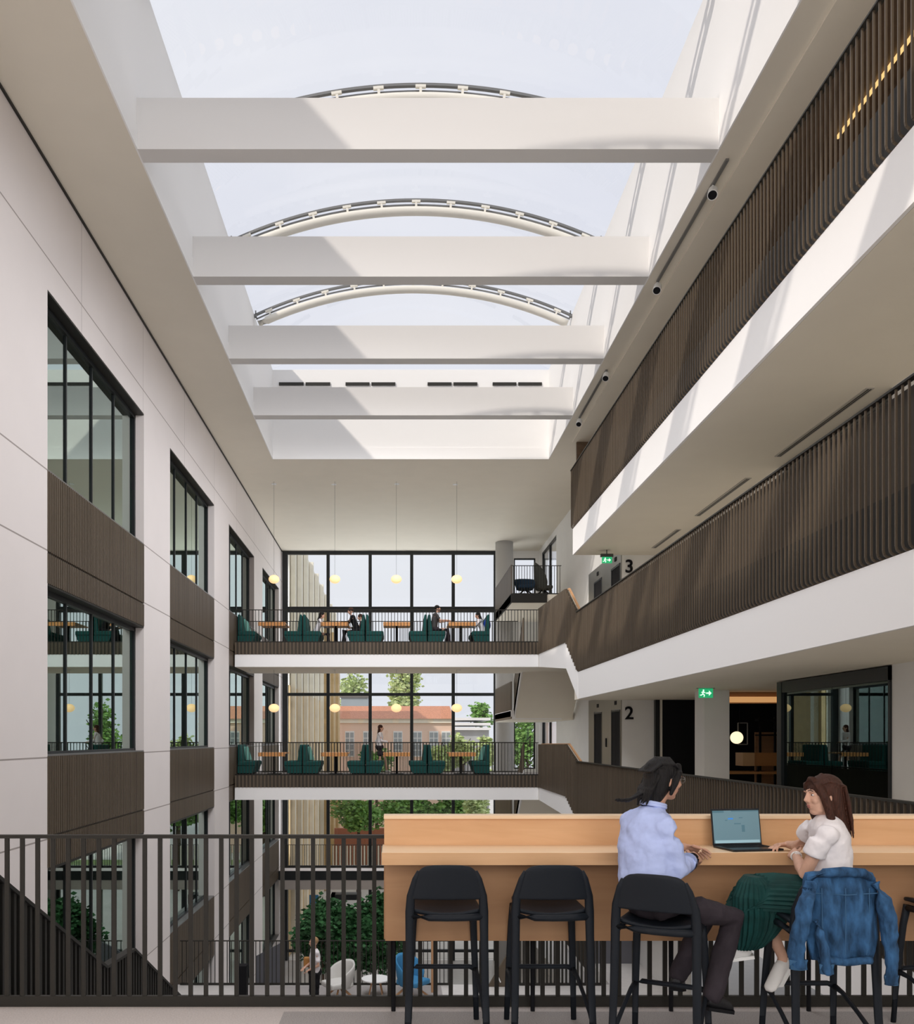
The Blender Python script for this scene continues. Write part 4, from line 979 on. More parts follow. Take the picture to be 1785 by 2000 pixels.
# ------------------------------------------------------------------ people
tex = bpy.data.textures.new('cloth_wrinkles', 'CLOUDS'); tex.noise_scale = .09; tex.noise_depth = 2
def cloth(o, k=.012):
    d = o.modifiers.new('wrinkles', 'DISPLACE'); d.texture = tex; d.strength = k; d.mid_level = .5; d.texture_coords = 'GLOBAL'
def basis(f, up=V((0, 0, 1))):
    f = V(f).normalized(); s = f.cross(up).normalized(); u = s.cross(f).normalized()
    return s, f, u          # s = the figure's right
def mat3(s, f, u): return Matrix((s, f, u)).transposed()
def hand(b, w, d, n, side, curl, sc=1.0, thumb=1):
    """w wrist, d direction, n back-of-hand normal, side towards thumb"""
    w, d, n = V(w), V(d).normalized(), V(n); n = (n-d*n.dot(d)).normalized(); s = d.cross(n)*thumb
    loft(b, [(w, s*.026*sc, n*.018*sc), (w+d*.03*sc, s*.034*sc, n*.016*sc), (w+d*.085*sc, s*.040*sc, n*.013*sc)], 14)
    for i, (o_, L) in enumerate(((.030, .068), (.010, .077), (-.010, .071), (-.029, .056))):
        p = w+d*.075*sc+s*o_*sc; a = 0; pts = [p]; dd = d+s*o_*2.5
        for k, seg_ in enumerate((.45, .32, .23)):
            a += curl*(.7+.25*i*.5); q = (dd.normalized()*math.cos(a)-n*math.sin(a)); p = p+q*L*seg_*sc*1.15; pts.append(p)
        tube(b, pts, [.0095*sc, .0088*sc, .008*sc, .0068*sc], 10, True)
    p = w+d*.022*sc+s*.026*sc; q1 = (d*.6+s*.75-n*.25).normalized(); q2 = (d*.9+s*.3-n*.35).normalized()
    tube(b, [p, p+q1*.032*sc, p+q1*.032*sc+q2*.026*sc, p+q1*.032*sc+q2*.048*sc], [.013*sc, .011*sc, .0095*sc, .0075*sc], 10, True)
def head(b, c, f, sc=1.0, up=V((0, 0, 1))):
    s, f, u = basis(f, up); R = mat3(s, f, u); c = V(c); P = lambda x, y, z: c+R@V((x, y, z))*sc
    ell(b, P(0, -.012, .022), [q*sc for q in (.073, .092, .092)], 20, 12, R)
    ell(b, P(0, .028, -.02), [q*sc for q in (.058, .062, .085)], 18, 10, R)
    ell(b, P(0, .052, -.082), [q*sc for q in (.028, .026, .022)], 14, 8, R)       # chin
    ell(b, P(0, .03, -.07), [q*sc for q in (.048, .045, .028)], 14, 8, R)         # jaw
    loft(b, [(P(0, .080, .03), R@V((.008, 0, 0))*sc, R@V((0, .012, 0))*sc), (P(0, .092, .0), R@V((.011, 0, 0))*sc, R@V((0, .014, 0))*sc), (P(0, .100, -.018), R@V((.015, 0, 0))*sc, R@V((0, .014, 0))*sc), (P(0, .090, -.028), R@V((.011, 0, 0))*sc, R@V((0, .010, 0))*sc)], 12)
    for k in (-1, 1):
        ell(b, P(k*.026, .080, .032), [q*sc for q in (.024, .010, .007)], 12, 6, R)  # brow
        ell(b, P(k*.034, .066, -.018), [q*sc for q in (.022, .02, .022)], 12, 6, R)  # cheek
        ell(b, P(k*.074, -.008, -.005), [q*sc for q in (.009, .018, .030)], 10, 8, R)  # ear
    ell(b, P(0, .080, -.046), [q*sc for q in (.022, .010, .007)], 12, 6, R); ell(b, P(0, .077, -.058), [q*sc for q in (.018, .010, .007)], 12, 6, R)
    for k in (-1, 1): ell(b, P(k*.028, .070, .014), [q*sc for q in (.016, .009, .011)], 12, 6, R)
    return P, R
def face_bits(root, P, R, sc=1.0, glasses=False):
    for k in (-1, 1):
        b = nb(); ell(b, P(k*.028, .0765, .014), [.0115*sc, .0075*sc, .0052*sc], 12, 8, R); e = obj('eye', b, M['eye'], root, smooth=True)
        b = nb(); ell(b, P(k*.028, .0815, .014), [.005*sc, .0035*sc, .0048*sc], 10, 6, R); obj('iris', b, M['hairblack'], e, smooth=True)
        b = nb(); tube(b, [P(k*.012, .092, .037), P(k*.028, .091, .042), P(k*.044, .082, .036)], .0028*sc, 6); obj('eyebrow', b, M['hairblack'], root)
    b = nb(); ell(b, P(0, .0885, -.0465), [.017*sc, .0045*sc, .003*sc], 12, 6, R); ell(b, P(0, .0865, -.056), [.014*sc, .0045*sc, .0035*sc], 12, 6, R); obj('lips', b, M['lip'], root, smooth=True)
    if glasses:
        b = nb()
        for k in (-1, 1):
            pts = [P(k*.031+.021*math.cos(a), .100, .012+.017*math.sin(a)) for a in [2*PI*i/16 for i in range(17)]]; tube(b, pts, .0018, 6)
            tube(b, [P(k*.052, .098, .016), P(k*.075, .05, .016), P(k*.078, -.005, .012)], .0022, 6)
        tube(b, [P(-.01, .101, .014), P(.01, .101, .014)], .0018, 6); obj('glasses', b, M['alu'], root)
def shoe(b, an, toe, up=(0, 0, 1), sc=1.0):
    an, toe = V(an), V(toe); d = (toe-an).normalized(); s = d.cross(V(up)).normalized(); u = s.cross(d)
    heel = an-d*.05*sc
    loft(b, [(heel-u*.0, s*.026*sc, u*.022*sc), (heel+d*.02*sc, s*.034*sc, u*.036*sc), (an+d*.03*sc, s*.036*sc, u*.045*sc), (an+d*.10*sc-u*.012*sc, s*.042*sc, u*.032*sc), (toe-d*.02-u*.02*sc, s*.040*sc, u*.022*sc), (toe-u*.025*sc, s*.022*sc, u*.012*sc)], 16)
    return d, s, u

# ---- the man in the light blue shirt
PM = dict(shR=V((1.445, 4.645, 1.275)), shL=V((1.335, 4.955, 1.285)), elR=V((1.505, 4.665, 1.015)), wrR=V((1.675, 4.90, 1.045)), elL=V((1.46, 5.08, 1.03)), wrL=V((1.69, 5.10, 1.085)),
          hipR=V((1.43, 4.66, .83)), knR=V((1.863, 4.80, .735)), anR=V((1.735, 4.75, .345)), hipL=V((1.40, 4.83, .83)), knL=V((1.79, 5.0, .72)), anL=V((1.62, 4.98, .39)), hd=V((1.485, 4.82, 1.49)))
b = nb(); P, R = head(b, PM['hd'], (.97, .22, -.10), 1.0)
tube(b, [(1.41, 4.80, 1.30), (1.43, 4.805, 1.37), (1.465, 4.815, 1.44)], [.062, .054, .055], 14)
tube(b, [(1.40, 4.76, .86), (1.39, 4.79, 1.1), (1.40, 4.80, 1.28)], [.08, .07, .05], 14)
tube(b, [PM['shR']-V((0, 0, .06)), PM['elR'], PM['elR']*.3+PM['wrR']*.7, PM['wrR']], [.022, .024, .027, .026], 12, True); tube(b, [(1.42, 4.66, 1.2), (1.40, 4.8, 1.2), (1.36, 4.94, 1.2)], .03, 10, True); tube(b, [PM['shL']-V((0, 0, .06)), PM['elL'], PM['elL']*.3+PM['wrL']*.7, PM['wrL']], [.022, .024, .027, .026], 12, True)
hand(b, PM['wrR'], (.58, .80, .02), (.55, -.45, .65), None, .42, 1.0, -1)
hand(b, PM['wrL'], (.95, -.10, -.15), (-.1, .5, .8), None, .35, 1.0, 1)
for a, k, n in (('hipR', 'knR', 'anR'), ('hipL', 'knL', 'anL')): tube(b, [PM[a], PM[k], PM[n]], [.045, .03, .03], 12, True)
man = obj('person', b, M['skin'], None, loc=(1.40, 4.76, .78), voxel=.0045, smoothit=3)
tag(man, 'person with black hair and glasses in a light blue shirt, seated at the bar', 'person')
face_bits(man, P, R, 1, True)
b = nb()   # shirt
s = V((.335, -.942, 0)); f = V((.942, .335, 0))
loft(b, [(V((1.385, 4.755, .86)), s*.165, f*.135), (V((1.375, 4.76, .95)), s*.172, f*.142), (V((1.372, 4.775, 1.06)), s*.172, f*.132), (V((1.378, 4.79, 1.16)), s*.178, f*.128), (V((1.388, 4.80, 1.235)), s*.182, f*.118), (V((1.395, 4.80, 1.275)), s*.172, f*.104), (V((1.402, 4.802, 1.305)), s*.140, f*.088), (V((1.41, 4.803, 1.33)), s*.098, f*.074), (V((1.418, 4.803, 1.352)), s*.068, f*.062)], 32)
tube(b, [PM['shR']+V((-.012, .03, -.03)), (1.405, 4.80, 1.262), PM['shL']+V((.01, -.03, -.03))], [.066, .072, .066], 18, True)
tube(b, [PM['shR']+V((-.005, .02, -.05)), PM['shR']*.6+PM['elR']*.4+V((-.012, .01, 0))], [.068, .066], 18, True)
ell(b, PM['shR']+V((-.01, .015, -.035)), (.064, .066, .066), 18, 12)
tube(b, [PM['shR']+V((.0, .006, -.04)), PM['shR']*.5+PM['elR']*.5, PM['elR'], PM['elR']*.35+PM['wrR']*.65], [.064, .062, .058, .050], 18)
ell(b, PM['shL']+V((0, -.015, -.035)), (.062, .064, .064), 18, 12)
tube(b, [PM['shL']+V((0, 0, -.04)), PM['shL']*.5+PM['elL']*.5, PM['elL'], PM['elL']*.35+PM['wrL']*.65], [.062, .06, .056, .050], 18)
o = obj('shirt', b, M['shirt'], man, voxel=.007, smoothit=18); cloth(o, .026)
b = nb()
for k in range(2):
    pts = [V((1.425+.0*k, 4.805, 1.352+.012*k))+f*math.cos(a)*.062+s*math.sin(a)*.066+V((0, 0, -.014*math.cos(a))) for a in [2*PI*i/18 for i in range(19)]]
    tube(b, pts, .010, 8)
obj('collar', b, M['shirt'], man, smooth=True)
b = nb(); e, w_ = PM['elR'], PM['wrR']; c0 = e*.36+w_*.64; d = (w_-e).normalized(); tube(b, [c0-d*.028, c0+d*.022], [.055, .053], 18); obj('cuff', b, M['shirt'], man, smooth=True)
b = nb(); u, v = frame_of(d); c0 = w_-d*.005; tube(b, [c0+(u*math.cos(a)+v*math.sin(a))*.030 for a in [2*PI*i/16 for i in range(17)]], .0065, 8); obj('bracelet', b, M['black'], man)
b = nb(); ell(b, (1.40, 4.755, .835), (.145, .155, .10), 20, 10)
tube(b, [PM['hipR'], PM['hipR']*.5+PM['knR']*.5, PM['knR'], PM['knR']*.5+PM['anR']*.5, PM['anR']+V((0, 0, -.02))], [.088, .082, .068, .062, .055], 16, True)
tube(b, [PM['hipL'], PM['hipL']*.5+PM['knL']*.5, PM['knL'], PM['knL']*.5+PM['anL']*.5, PM['anL']+V((0, 0, -.02))], [.088, .08, .066, .060, .054], 16, True)
o = obj('trousers', b, M['trouser'], man, voxel=.008, smoothit=4); cloth(o, .016)
for a, t_ in ((PM['anR']+V((0, 0, -.055)), V((1.855, 4.80, .262))), (PM['anL']+V((-.01, 0, -.06)), V((1.66, 5.10, .30)))):
    b = nb(); d, s_, u_ = shoe(b, a, t_); o = obj('shoe', b, M['shoeblack'], man, voxel=.006, smoothit=3)
    b = nb(); prism(b, [a-d*.055-u_*.05+s_*.036, a+d*.12-u_*.052+s_*.044, a+d*.15-u_*.045, a+d*.12-u_*.052-s_*.044, a-d*.055-u_*.05-s_*.036], u_*.018); obj('sole', b, M['black'], o)
b = nb()   # hair: swept cap, chin-length sides and a loose tail at the back
ell(b, P(0, -.022, .040), (.086, .098, .090), 22, 12, R)
loft(b, [(P(0, -.035, .06), R@V((.086, 0, 0)), R@V((0, .078, 0))), (P(0, -.035, .0), R@V((.091, 0, 0)), R@V((0, .072, 0))), (P(0, -.045, -.06), R@V((.086, 0, 0)), R@V((0, .066, 0))), (P(0, -.062, -.115), R@V((.070, 0, 0)), R@V((0, .048, 0))), (P(0, -.075, -.145), R@V((.04, 0, 0)), R@V((0, .03, 0)))], 24)
for k in (-1, 1):
    tube(b, [P(k*.045, .055, .085), P(k*.075, .045, .05), P(k*.083, .022, -.01), P(k*.080, .006, -.07)], [.018, .020, .019, .010], 10, True)
for k in range(16):
    a = k/15; x0 = -.07+.14*a
    tube(b, [P(x0, -.07, .02), P(x0*1.0, -.105, -.06), P(x0*.7, -.115-.02*math.sin(k*2.1), -.13-.02*math.cos(k*3)), ], [.014, .013, .005], 8, True)
rnd = random.Random(4)
for k in range(12):
    tube(b, [P(.01-.004*k, -.10, -.06), P(-.01, -.15-.004*k, -.105-.002*k), P(-.02-.003*k, -.19-.006*k, -.135+.006*math.sin(k*2)), P(-.03, -.21-.005*k, -.14+.02*rnd.random())], [.012, .009, .005, .002], 6, True)
for k in range(14):   # combed strands over the crown
    x0 = -.07+.14*k/13; tube(b, [P(x0*.8, .07, .075-abs(x0)*.3), P(x0, .02, .128-abs(x0)*.55), P(x0, -.06, .122-abs(x0)*.5), P(x0, -.115, .04)], [.008, .010, .010, .008], 6, True)
obj('hair', b, M['hairblack'], man, voxel=.0035, smoothit=1)

# ---- the woman in the white t-shirt and green skirt
PW = dict(shL=V((2.29, 4.625, 1.245)), elL=V((2.215, 4.71, .985)), wrL=V((2.295, 4.985, 1.050)), shR=V((2.385, 4.92, 1.255)), elR=V((2.35, 5.10, 1.09)), wrR=V((2.36, 5.235, 1.085)),
          hipL=V((2.34, 4.68, .84)), knL=V((2.02, 4.88, .865)), anL=V((1.985, 4.93, .56)), hipR=V((2.34, 4.84, .84)), knR=V((2.10, 5.02, .76)), anR=V((2.17, 4.88, .50)), hd=V((2.345, 4.78, 1.405)))
b = nb(); PH, RH = head(b, PW['hd'], (-.98, -.12, -.06), .97)
tube(b, [(2.385, 4.785, 1.22), (2.385, 4.785, 1.29), (2.365, 4.78, 1.35)], [.055, .045, .047], 14)
tube(b, [(2.36, 4.77, .86), (2.39, 4.78, 1.05), (2.375, 4.78, 1.20)], [.07, .06, .05], 14)
tube(b, [(2.30, 4.66, 1.19), (2.375, 4.78, 1.19), (2.38, 4.90, 1.19)], .03, 10, True)
tube(b, [PW['shL']-V((0, 0, .045)), PW['shL']*.5+PW['elL']*.5, PW['elL'], PW['elL']*.6+PW['wrL']*.4, PW['wrL']], [.026, .036, .034, .034, .022], 14, True)
tube(b, [PW['shR']-V((0, 0, .045)), PW['elR'], PW['wrR']], [.028, .034, .022], 12, True)
hand(b, PW['wrL'], (.10, .85, .12), (-.75, -.1, .6), None, .45, .92, 1)
hand(b, PW['wrR']+V((0, 0, .0)), (-.85, -.25, -.02), (0, .2, .95), None, .40, .92, 1)
for a, k, n in (('hipR', 'knR', 'anR'), ('hipL', 'knL', 'anL')): tube(b, [PW[a]-V((0, 0, .02)), PW[k]-V((-.02, 0, .03)), PW[k]*.6+PW[n]*.4, PW[n], PW[n]-V((0, 0, .03))], [.04, .035, .04, .028, .03], 12, True)
wom = obj('person', b, M['skinlight'], None, loc=(2.36, 4.77, .78), voxel=.0045, smoothit=3)
tag(wom, 'person with long brown hair, white t-shirt and green pleated skirt, seated sideways at the bar', 'person')
face_bits(wom, PH, RH, .97)
b = nb(); s = V((.27, .96, 0)); f = V((-.96, .27, 0))
loft(b, [(V((2.375, 4.765, .92)), s*.140, f*.112), (V((2.385, 4.77, 1.00)), s*.132, f*.108), (V((2.392, 4.775, 1.10)), s*.138, f*.108), (V((2.382, 4.78, 1.19)), s*.152, f*.104), (V((2.375, 4.78, 1.235)), s*.148, f*.092), (V((2.375, 4.78, 1.268)), s*.118, f*.076), (V((2.377, 4.78, 1.292)), s*.078, f*.060), (V((2.378, 4.78, 1.308)), s*.052, f*.050)], 28)
for a in 'LR':
    S_, E_ = PW['sh'+a], PW['el'+a]; tube(b, [S_*.9+V((2.375, 4.78, 1.2))*.1+V((0, 0, -.028)), (2.378, 4.78, 1.222)], [.057, .066], 18, True); ell(b, S_*.9+V((2.375, 4.78, 1.2))*.1+V((0, 0, -.035)), (.056, .058, .056), 18, 12); tube(b, [S_*.9+V((2.375, 4.78, 1.2))*.1+V((0, 0, -.035)), S_*.72+E_*.28, S_*.42+E_*.58], [.058, .059, .060], 18)
o = obj('t_shirt', b, M['tee'], wom, voxel=.006, smoothit=22); cloth(o, .018)
b = nb(); d = (PW['wrL']-PW['elL']).normalized(); u, v = frame_of(d); c0 = PW['wrL']-d*.01
tube(b, [c0+(u*math.cos(a)+v*math.sin(a))*.027 for a in [2*PI*i/16 for i in range(17)]], .005, 8); cbox(b, c0+V((-.005, -.02, .02)), (.02, .02, .02)); obj('watch', b, M['white'], wom)
b = nb()   # pleated skirt: lap part and the hanging drape
def pleated(b, secs, n=26, amp=.05, seg=156):
    rings = []
    for c, u, v, am in secs:
        rings.append([b.verts.new(V(c)+(V(u)*math.cos(2*PI*k/seg)+V(v)*math.sin(2*PI*k/seg))*(1+am*amp*(abs(((k*n/seg) % 1)*2-1)*2-1))) for k in range(seg)])
    for r0, r1 in zip(rings, rings[1:]):
        for i in range(seg): b.faces.new((r0[i], r0[(i+1) % seg], r1[(i+1) % seg], r1[i]))
    b.faces.new(rings[0][::-1]); b.faces.new(rings[-1])
pleated(b, [((2.40, 4.765, .955), (.075, 0, .0), (0, .125, 0), .1), ((2.36, 4.77, .93), (.125, 0, .0), (0, .150, .0), .3), ((2.33, 4.775, .88), (.145, 0, .05), (0, .165, 0), .5),
            ((2.22, 4.82, .855), (.05, 0, .105), (-.03, .155, 0), .8), ((2.10, 4.87, .855), (.04, 0, .11), (-.05, .135, 0), 1), ((2.00, 4.91, .85), (.055, 0, .105), (-.05, .12, 0), 1), ((1.965, 4.93, .80), (.06, 0, .06), (-.03, .11, 0), 1)])
o1 = obj('skirt', b, M['skirt'], wom, smooth=False)
b = nb()
pleated(b, [((2.03, 4.93, .945), (.05, 0, 0), (0, .07, 0), .4), ((2.05, 4.93, .91), (.10, 0, .0), (0, .10, 0), .7), ((2.065, 4.93, .83), (.145, 0, 0), (0, .125, 0), 1), ((2.075, 4.93, .74), (.155, 0, .02), (0, .125, 0), 1.2), ((2.065, 4.93, .66), (.145, 0, .04), (0, .115, 0), 1.4), ((2.035, 4.93, .59), (.115, 0, .035), (0, .105, 0), 1.5), ((2.0, 4.93, .545), (.078, 0, .015), (0, .09, 0), 1.6)], 30, .05)
obj('skirt_drape', b, M['skirt'], wom)
for a, t_ in ((PW['anL']+V((-.02, 0, -.04)), V((1.845, 4.96, .50))), (PW['anR']+V((0, 0, -.045)), V((2.05, 4.80, .345)))):
    b = nb(); d, s_, u_ = shoe(b, a, t_, sc=.95); o = obj('shoe', b, M['shoewhite'], wom, voxel=.006, smoothit=3)
    b = nb(); prism(b, [a-d*.055-u_*.045+s_*.034, a+d*.11-u_*.05+s_*.042, a+d*.14-u_*.045, a+d*.11-u_*.05-s_*.042, a-d*.055-u_*.045-s_*.034], u_*.018); obj('sole', b, M['white'], o)
b = nb()   # hair
ell(b, PH(0, -.022, .036), (.084, .097, .088), 22, 12, RH)
loft(b, [(PH(0, -.03, .05), RH@V((.086, 0, 0)), RH@V((0, .075, 0))), (PH(0, -.035, -.02), RH@V((.088, 0, 0)), RH@V((0, .070, 0))), (PH(0, -.05, -.09), RH@V((.083, 0, 0)), RH@V((0, .062, 0))), (PH(0, -.075, -.15), RH@V((.075, 0, 0)), RH@V((0, .042, 0))), (PH(.0, -.105, -.20), RH@V((.062, 0, 0)), RH@V((0, .026, 0))), (PH(.0, -.115, -.25), RH@V((.035, 0, 0)), RH@V((0, .016, 0)))], 24)
for k in (-1, 1):
    tube(b, [PH(k*.012, .060, .100), PH(k*.052, .055, .070), PH(k*.077, .036, .0), PH(k*.080, .018, -.06), PH(k*.074, .002, -.125), PH(k*.070, -.02, -.185), PH(k*.06, -.04, -.225)], [.016, .021, .024, .024, .022, .016, .006], 12, True)
for k in range(16):
    x0 = -.072+.144*k/15; tube(b, [PH(x0*.8, .06, .085-abs(x0)*.3), PH(x0, .0, .126-abs(x0)*.55), PH(x0*1.05, -.09, .08-abs(x0)*.4), PH(x0*1.05, -.105, -.04), PH(x0, -.12, -.14), PH(x0*.8, -.135-.01*math.sin(k*2), -.22-.02*math.cos(k*1.7))], [.008, .010, .010, .012, .011, .004], 6, True)
obj('hair', b, M['hairbrown'], wom, voxel=.0035, smoothit=1)

# ---- denim jacket over the stool back
t = thing('denim_jacket', 'blue denim jacket hung over the back of the stool under the woman', 'jacket', (2.29, 4.48, .76))
b = nb(); seg = 96
def jring(z, w, d, y, fold):
    r = []
    for k in range(seg):
        a = 2*PI*k/seg; c, s_ = math.cos(a), math.sin(a)
        x = math.copysign(abs(c)**.7, c)*w; yy = math.copysign(abs(s_)**.8, s_)*d
        yy += fold*(math.sin(x*38+z*9)*.012+math.sin(x*71-z*14)*.006)
        r.append(b.verts.new((2.29+x, y+yy, z)))
    return r
J = [(1.035, .150, .018, 4.50, .2), (1.028, .172, .034, 4.497, .4), (1.0, .182, .044, 4.49, .7), (.94, .188, .047, 4.48, 1), (.86, .190, .045, 4.475, 1.2), (.78, .192, .043, 4.475, 1.3), (.70, .188, .042, 4.475, 1.3), (.63, .175, .040, 4.478, 1.2), (.585, .158, .037, 4.48, 1)]
rg = [jring(*j) for j in J]
for r0, r1 in zip(rg, rg[1:]):
    for i in range(seg): b.faces.new((r0[i], r0[(i+1) % seg], r1[(i+1) % seg], r1[i]))
b.faces.new(rg[0]); b.faces.new(rg[-1][::-1])
o = obj('body', b, M['denim'], t, smooth=True); cloth(o, .02)
b = nb(); tube(b, [(2.155+.027*i, 4.432-.006*math.sin(i), .587+.006*math.sin(i*.9)) for i in range(11)], .017, 8, flat=1.2); obj('waistband', b, M['denim'], t, smooth=True)
b = nb(); tube(b, [(2.13, 4.475, 1.00), (2.19, 4.445, 1.035), (2.29, 4.44, 1.042), (2.39, 4.445, 1.035), (2.45, 4.475, 1.0)], [.018, .024, .026, .024, .018], 10, True); o = obj('collar', b, M['denim'], t, smooth=True)
for pts, rr in (([(2.13, 4.45, .99), (2.095, 4.43, .90), (2.075, 4.43, .80), (2.055, 4.44, .70), (2.05, 4.45, .60), (2.06, 4.45, .545)], [.040, .048, .050, .050, .052, .046]),
                ([(2.13, 4.415, .80), (2.155, 4.405, .74), (2.165, 4.40, .66), (2.175, 4.40, .58), (2.18, 4.40, .535)], [.030, .042, .042, .040, .036]),
                ([(2.45, 4.45, .985), (2.485, 4.43, .90), (2.505, 4.425, .80), (2.52, 4.43, .68), (2.53, 4.43, .56), (2.525, 4.43, .47)], [.036, .044, .045, .043, .042, .034])):
    b = nb(); tube(b, pts, [q*(1.0 if pts[0][0] > 2.3 else .92) for q in rr], 18, False, (.85 if pts[0][0] > 2.3 else .62)); o = obj('sleeve', b, M['denim'], t, voxel=.006, smoothit=2); cloth(o, .03)
    b = nb(); p = V(pts[-1]); tube(b, [p+V((0, 0, .045)), p+V((0, 0, -.002))], [rr[-1]*.92+.005, rr[-1]*.92+.003], 18, False, .68); obj('cuff', b, M['denimseam'], o, smooth=True)
b = nb()
for x in (2.17, 2.29, 2.41): tube(b, [(x+.01*(x-2.29), 4.428, .96), (x, 4.424, .8), (x-.1*(x-2.29), 4.43, .62)], .0025, 6)
tube(b, [(2.12, 4.43, .935), (2.29, 4.425, .925), (2.46, 4.43, .935)], .003, 6); obj('seams', b, M['denimseam'], t)

# ---- small figures further away
def figure(label, loc, yaw, pose, top, bottom, hair, long_hair=False, h=1.7, sleeves='long', shoes='shoeblack', extra=None, group=None):
    sc = h/1.7; R2 = Matrix.Rotation(yaw, 3, 'Z'); L = V(loc)
    def W(x, y, z): return L+R2@(V((x, y, z))*sc)
    if pose == 'stand': J = dict(pel=(0, 0, .93), ch=(0, 0, 1.36), hd=(0, .03, 1.58), shL=(-.17, 0, 1.38), elL=(-.21, -.02, 1.12), wrL=(-.12, .16, 1.02), shR=(.17, 0, 1.38), elR=(.21, -.02, 1.12), wrR=(.10, .18, 1.04), hipL=(-.09, 0, .9), knL=(-.09, .02, .5), anL=(-.09, 0, .09), hipR=(.09, 0, .9), knR=(.09, .02, .5), anR=(.09, 0, .09), f=(0, 1, -.1))
    elif pose == 'walk': J = dict(pel=(0, 0, .92), ch=(0, .02, 1.36), hd=(0, .05, 1.58), shL=(-.16, .02, 1.38), elL=(-.19, -.12, 1.14), wrL=(-.17, -.02, .95), shR=(.16, .02, 1.38), elR=(.19, .08, 1.13), wrR=(.15, .28, 1.10), hipL=(-.09, 0, .9), knL=(-.09, .2, .52), anL=(-.08, .26, .10), hipR=(.09, 0, .9), knR=(.09, .02, .48), anR=(.08, -.30, .17), f=(0, 1, -.1))
    else:
        ln = .16 if pose == 'sitlean' else .05
        J = dict(pel=(0, 0, .56), ch=(0, ln, .99), hd=(0, ln+.07, 1.20), shL=(-.17, ln, 1.0), elL=(-.21, ln+.16, .80), wrL=(-.10, ln+.36, .82), shR=(.17, ln, 1.0), elR=(.21, ln+.16, .80), wrR=(.10, ln+.36, .82), hipL=(-.1, .02, .53), knL=(-.11, .46, .53), anL=(-.11, .42, .09), hipR=(.1, .02, .53), knR=(.11, .44, .53), anR=(.11, .50, .09), f=(0, 1, -.35 if pose == 'sitlean' else -.15))
    q = {k: (R2@V(v) if k == 'f' else W(*v)) for k, v in J.items()}
    b = nb(); P_, R_ = head(b, q['hd'], q['f'], sc)
    tube(b, [q['ch'], q['hd']-V((0, 0, .06))*sc], [.055*sc, .05*sc], 10)
    tube(b, [q['pel'], q['ch']-V((0, 0, .03))], [.075*sc, .07*sc], 10); tube(b, [q['shL']-V((0, 0, .05)), q['shR']-V((0, 0, .05))], .03*sc, 10, True)
    for a in 'LR':
        tube(b, [q['sh'+a]-V((0, 0, .03)), q['sh'+a]*.4+q['el'+a]*.6, q['el'+a], q['wr'+a]], [.028*sc, .030*sc, .034*sc if sleeves == 'short' else .028*sc, .025*sc], 10, True)
        d = (q['wr'+a]-q['el'+a]).normalized(); hand(b, q['wr'+a], d, (0, 0, 1), None, .3, sc, -1 if a == 'L' else 1)
        tube(b, [q['hip'+a], q['hip'+a]*.4+q['kn'+a]*.6, q['kn'+a], q['an'+a]], [.05*sc, .05*sc, .045*sc if extra == 'shorts' else .03*sc, .036*sc], 10, True)
    o = obj('person', b, M['skinlight'], None, loc=loc, voxel=.009, smoothit=2); tag(o, label, 'person', group)
    s_ = R2@V((1, 0, 0)); f_ = R2@V((0, 1, 0)); b = nb()
    loft(b, [(q['pel']-V((0, 0, .02)), s_*.16*sc, f_*.11*sc), (q['pel']*.6+q['ch']*.4, s_*.15*sc, f_*.11*sc), (q['ch']-V((0, 0, .08)), s_*.18*sc, f_*.12*sc), (q['ch']+V((0, 0, .03)), s_*.16*sc, f_*.09*sc), (q['ch']+V((0, 0, .08)), s_*.06*sc, f_*.06*sc)], 16)
    for a in 'LR':
        if sleeves == 'long': tube(b, [q['sh'+a], q['el'+a], q['wr'+a]], [.062*sc, .052*sc, .04*sc], 10, True)
        else: tube(b, [q['sh'+a], q['sh'+a]*.4+q['el'+a]*.6], [.06*sc, .056*sc], 10, True)
    obj('top', b, M[top], o, voxel=.015, smoothit=2)
    b = nb(); ell(b, q['pel'], (.16*sc, .16*sc, .11*sc), 14, 8)
    for a in 'LR':
        if extra == 'shorts': tube(b, [q['hip'+a], q['hip'+a]*.45+q['kn'+a]*.55], [.10*sc, .095*sc], 10, True)
        elif extra == 'wide': tube(b, [q['hip'+a]+V((0, 0, .03)), q['kn'+a], q['an'+a]-V((0, 0, .03))], [.10*sc, .085*sc, .085*sc], 14); ell(b, q['kn'+a], .092*sc, 14, 9); ell(b, q['hip'+a]*.5+q['kn'+a]*.5, .095*sc, 14, 9); ell(b, q['kn'+a]*.6+q['an'+a]*.4, .085*sc, 14, 9)
        else: tube(b, [q['hip'+a], q['kn'+a], q['an'+a]], [.095*sc, .07*sc, .055*sc], 10, True)
    obj('trousers', b, M[bottom], o, voxel=.015, smoothit=2)
    for a in 'LR':
        b = nb(); an = q['an'+a]-V((0, 0, .04)); shoe(b, an, an+f_*.17*sc-V((0, 0, .01))); obj('shoe', b, M[shoes], o, smooth=True)
    b = nb(); ell(b, P_(0, -.022, .036), [k*sc for k in (.085, .096, .09)], 14, 10, R_)
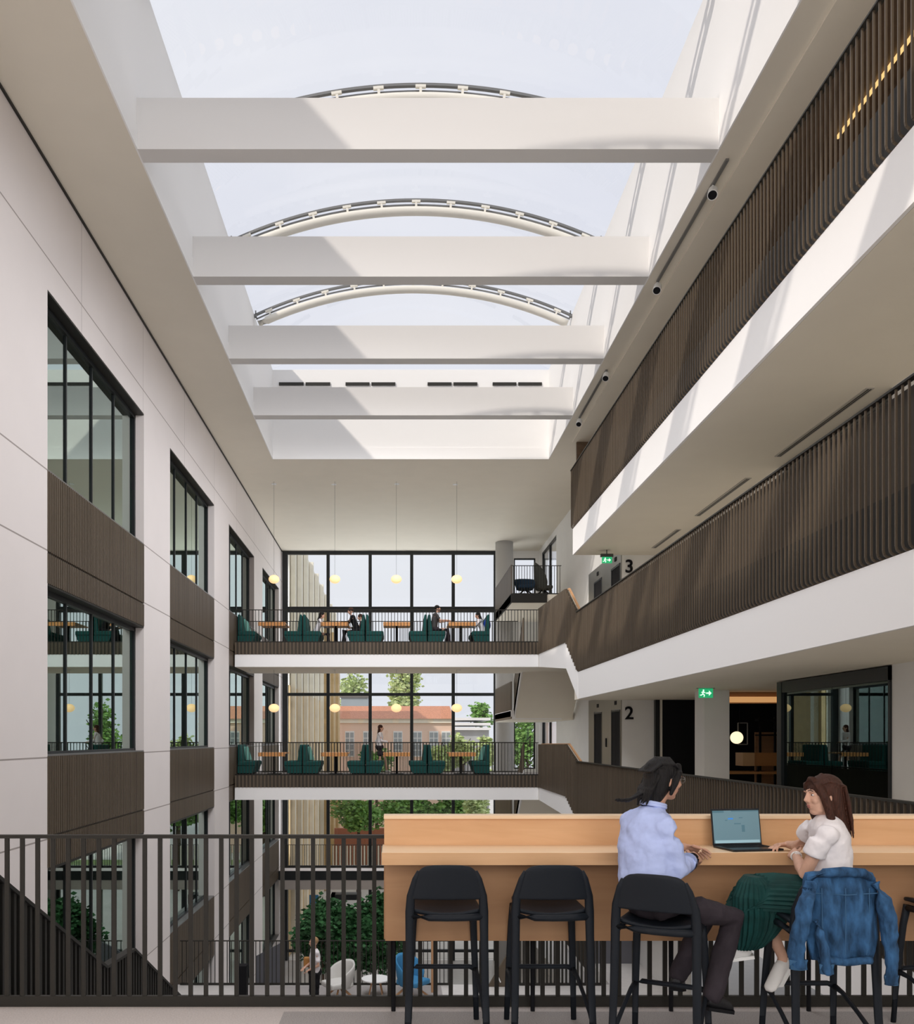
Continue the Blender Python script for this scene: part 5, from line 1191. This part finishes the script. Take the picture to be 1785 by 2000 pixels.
    if long_hair: loft(b, [(P_(0, -.03, .04), R_@V((.088, 0, 0)), R_@V((0, .07, 0))), (P_(0, -.05, -.09), R_@V((.08, 0, 0)), R_@V((0, .055, 0))), (P_(0, -.08, -.22), R_@V((.06, 0, 0)), R_@V((0, .03, 0)))], 14)
    obj('hair', b, M[hair], o, voxel=.01, smoothit=1)
    return o, q, W
U = 4.902; YS = 29.95
figure('person with dark hair and white top, left of the second table, upper bridge', (px(616, YS), YS, U-.10), -PI/2, 'sitlean', 'tee', 'trouser', 'hairblack', True, 1.66)
figure('person in black with reddish hair leaning over the second table, upper bridge', (px(699, YS), YS-.35, U-.06), PI/2, 'sitlean', 'black', 'black', 'hairbrown', False, 1.72)
figure('person in dark clothes leaning back on the booth behind the second table, upper bridge', (px(716, 30.5), 30.5, U-.10), PI/2, 'sitlean', 'grey', 'trouser', 'hairbrown', False, 1.66)
figure('person in a dark grey t-shirt sitting upright at the rightmost table, upper bridge', (px(847, YS), YS-.1, U+.0), -PI/2, 'sit', 'grey', 'trouser', 'hairblack', False, 1.80, 'short')
o, q, W_ = figure('person with dark hair and blue backpack bent over the rightmost table, upper bridge', (px(945, YS), YS-.1, U-.10), PI/2, 'sitlean', 'tee', 'black', 'hairblack', True, 1.62)
b = nb(); ell(b, W_(0, -.10, .86), (.13, .15, .22), 14, 8); tag(obj('backpack', b, mat('royal_blue_nylon', (.01, .04, .25), .7), loc=W_(0, -.1, .86), smooth=True), 'royal blue backpack worn by the person at the rightmost upper table', 'backpack')
figure('person in a white top and dark shorts walking along the lower bridge', (px(741, 31.1), 31.1, .502), -PI/2, 'walk', 'tee', 'trouser', 'hairbrown', True, 1.72, 'long', 'shoewhite', 'shorts')
Y = 19.2; o, q, W_ = figure('blond person in white top and wide black trousers standing on the floor below', (px(615, Y), Y, L1), PI*.62, 'stand', 'tee', 'black', 'hairblond', False, 1.70, 'short', 'shoewhite', 'wide')
b = nb(); p = W_(.22, .04, 1.10); cbox(b, p, (.30, .12, .22)); tag(obj('shoulder_bag', b, M['leather'], loc=p, bevel=.03), 'tan bag held at the side of the blond person on the floor below', 'bag')
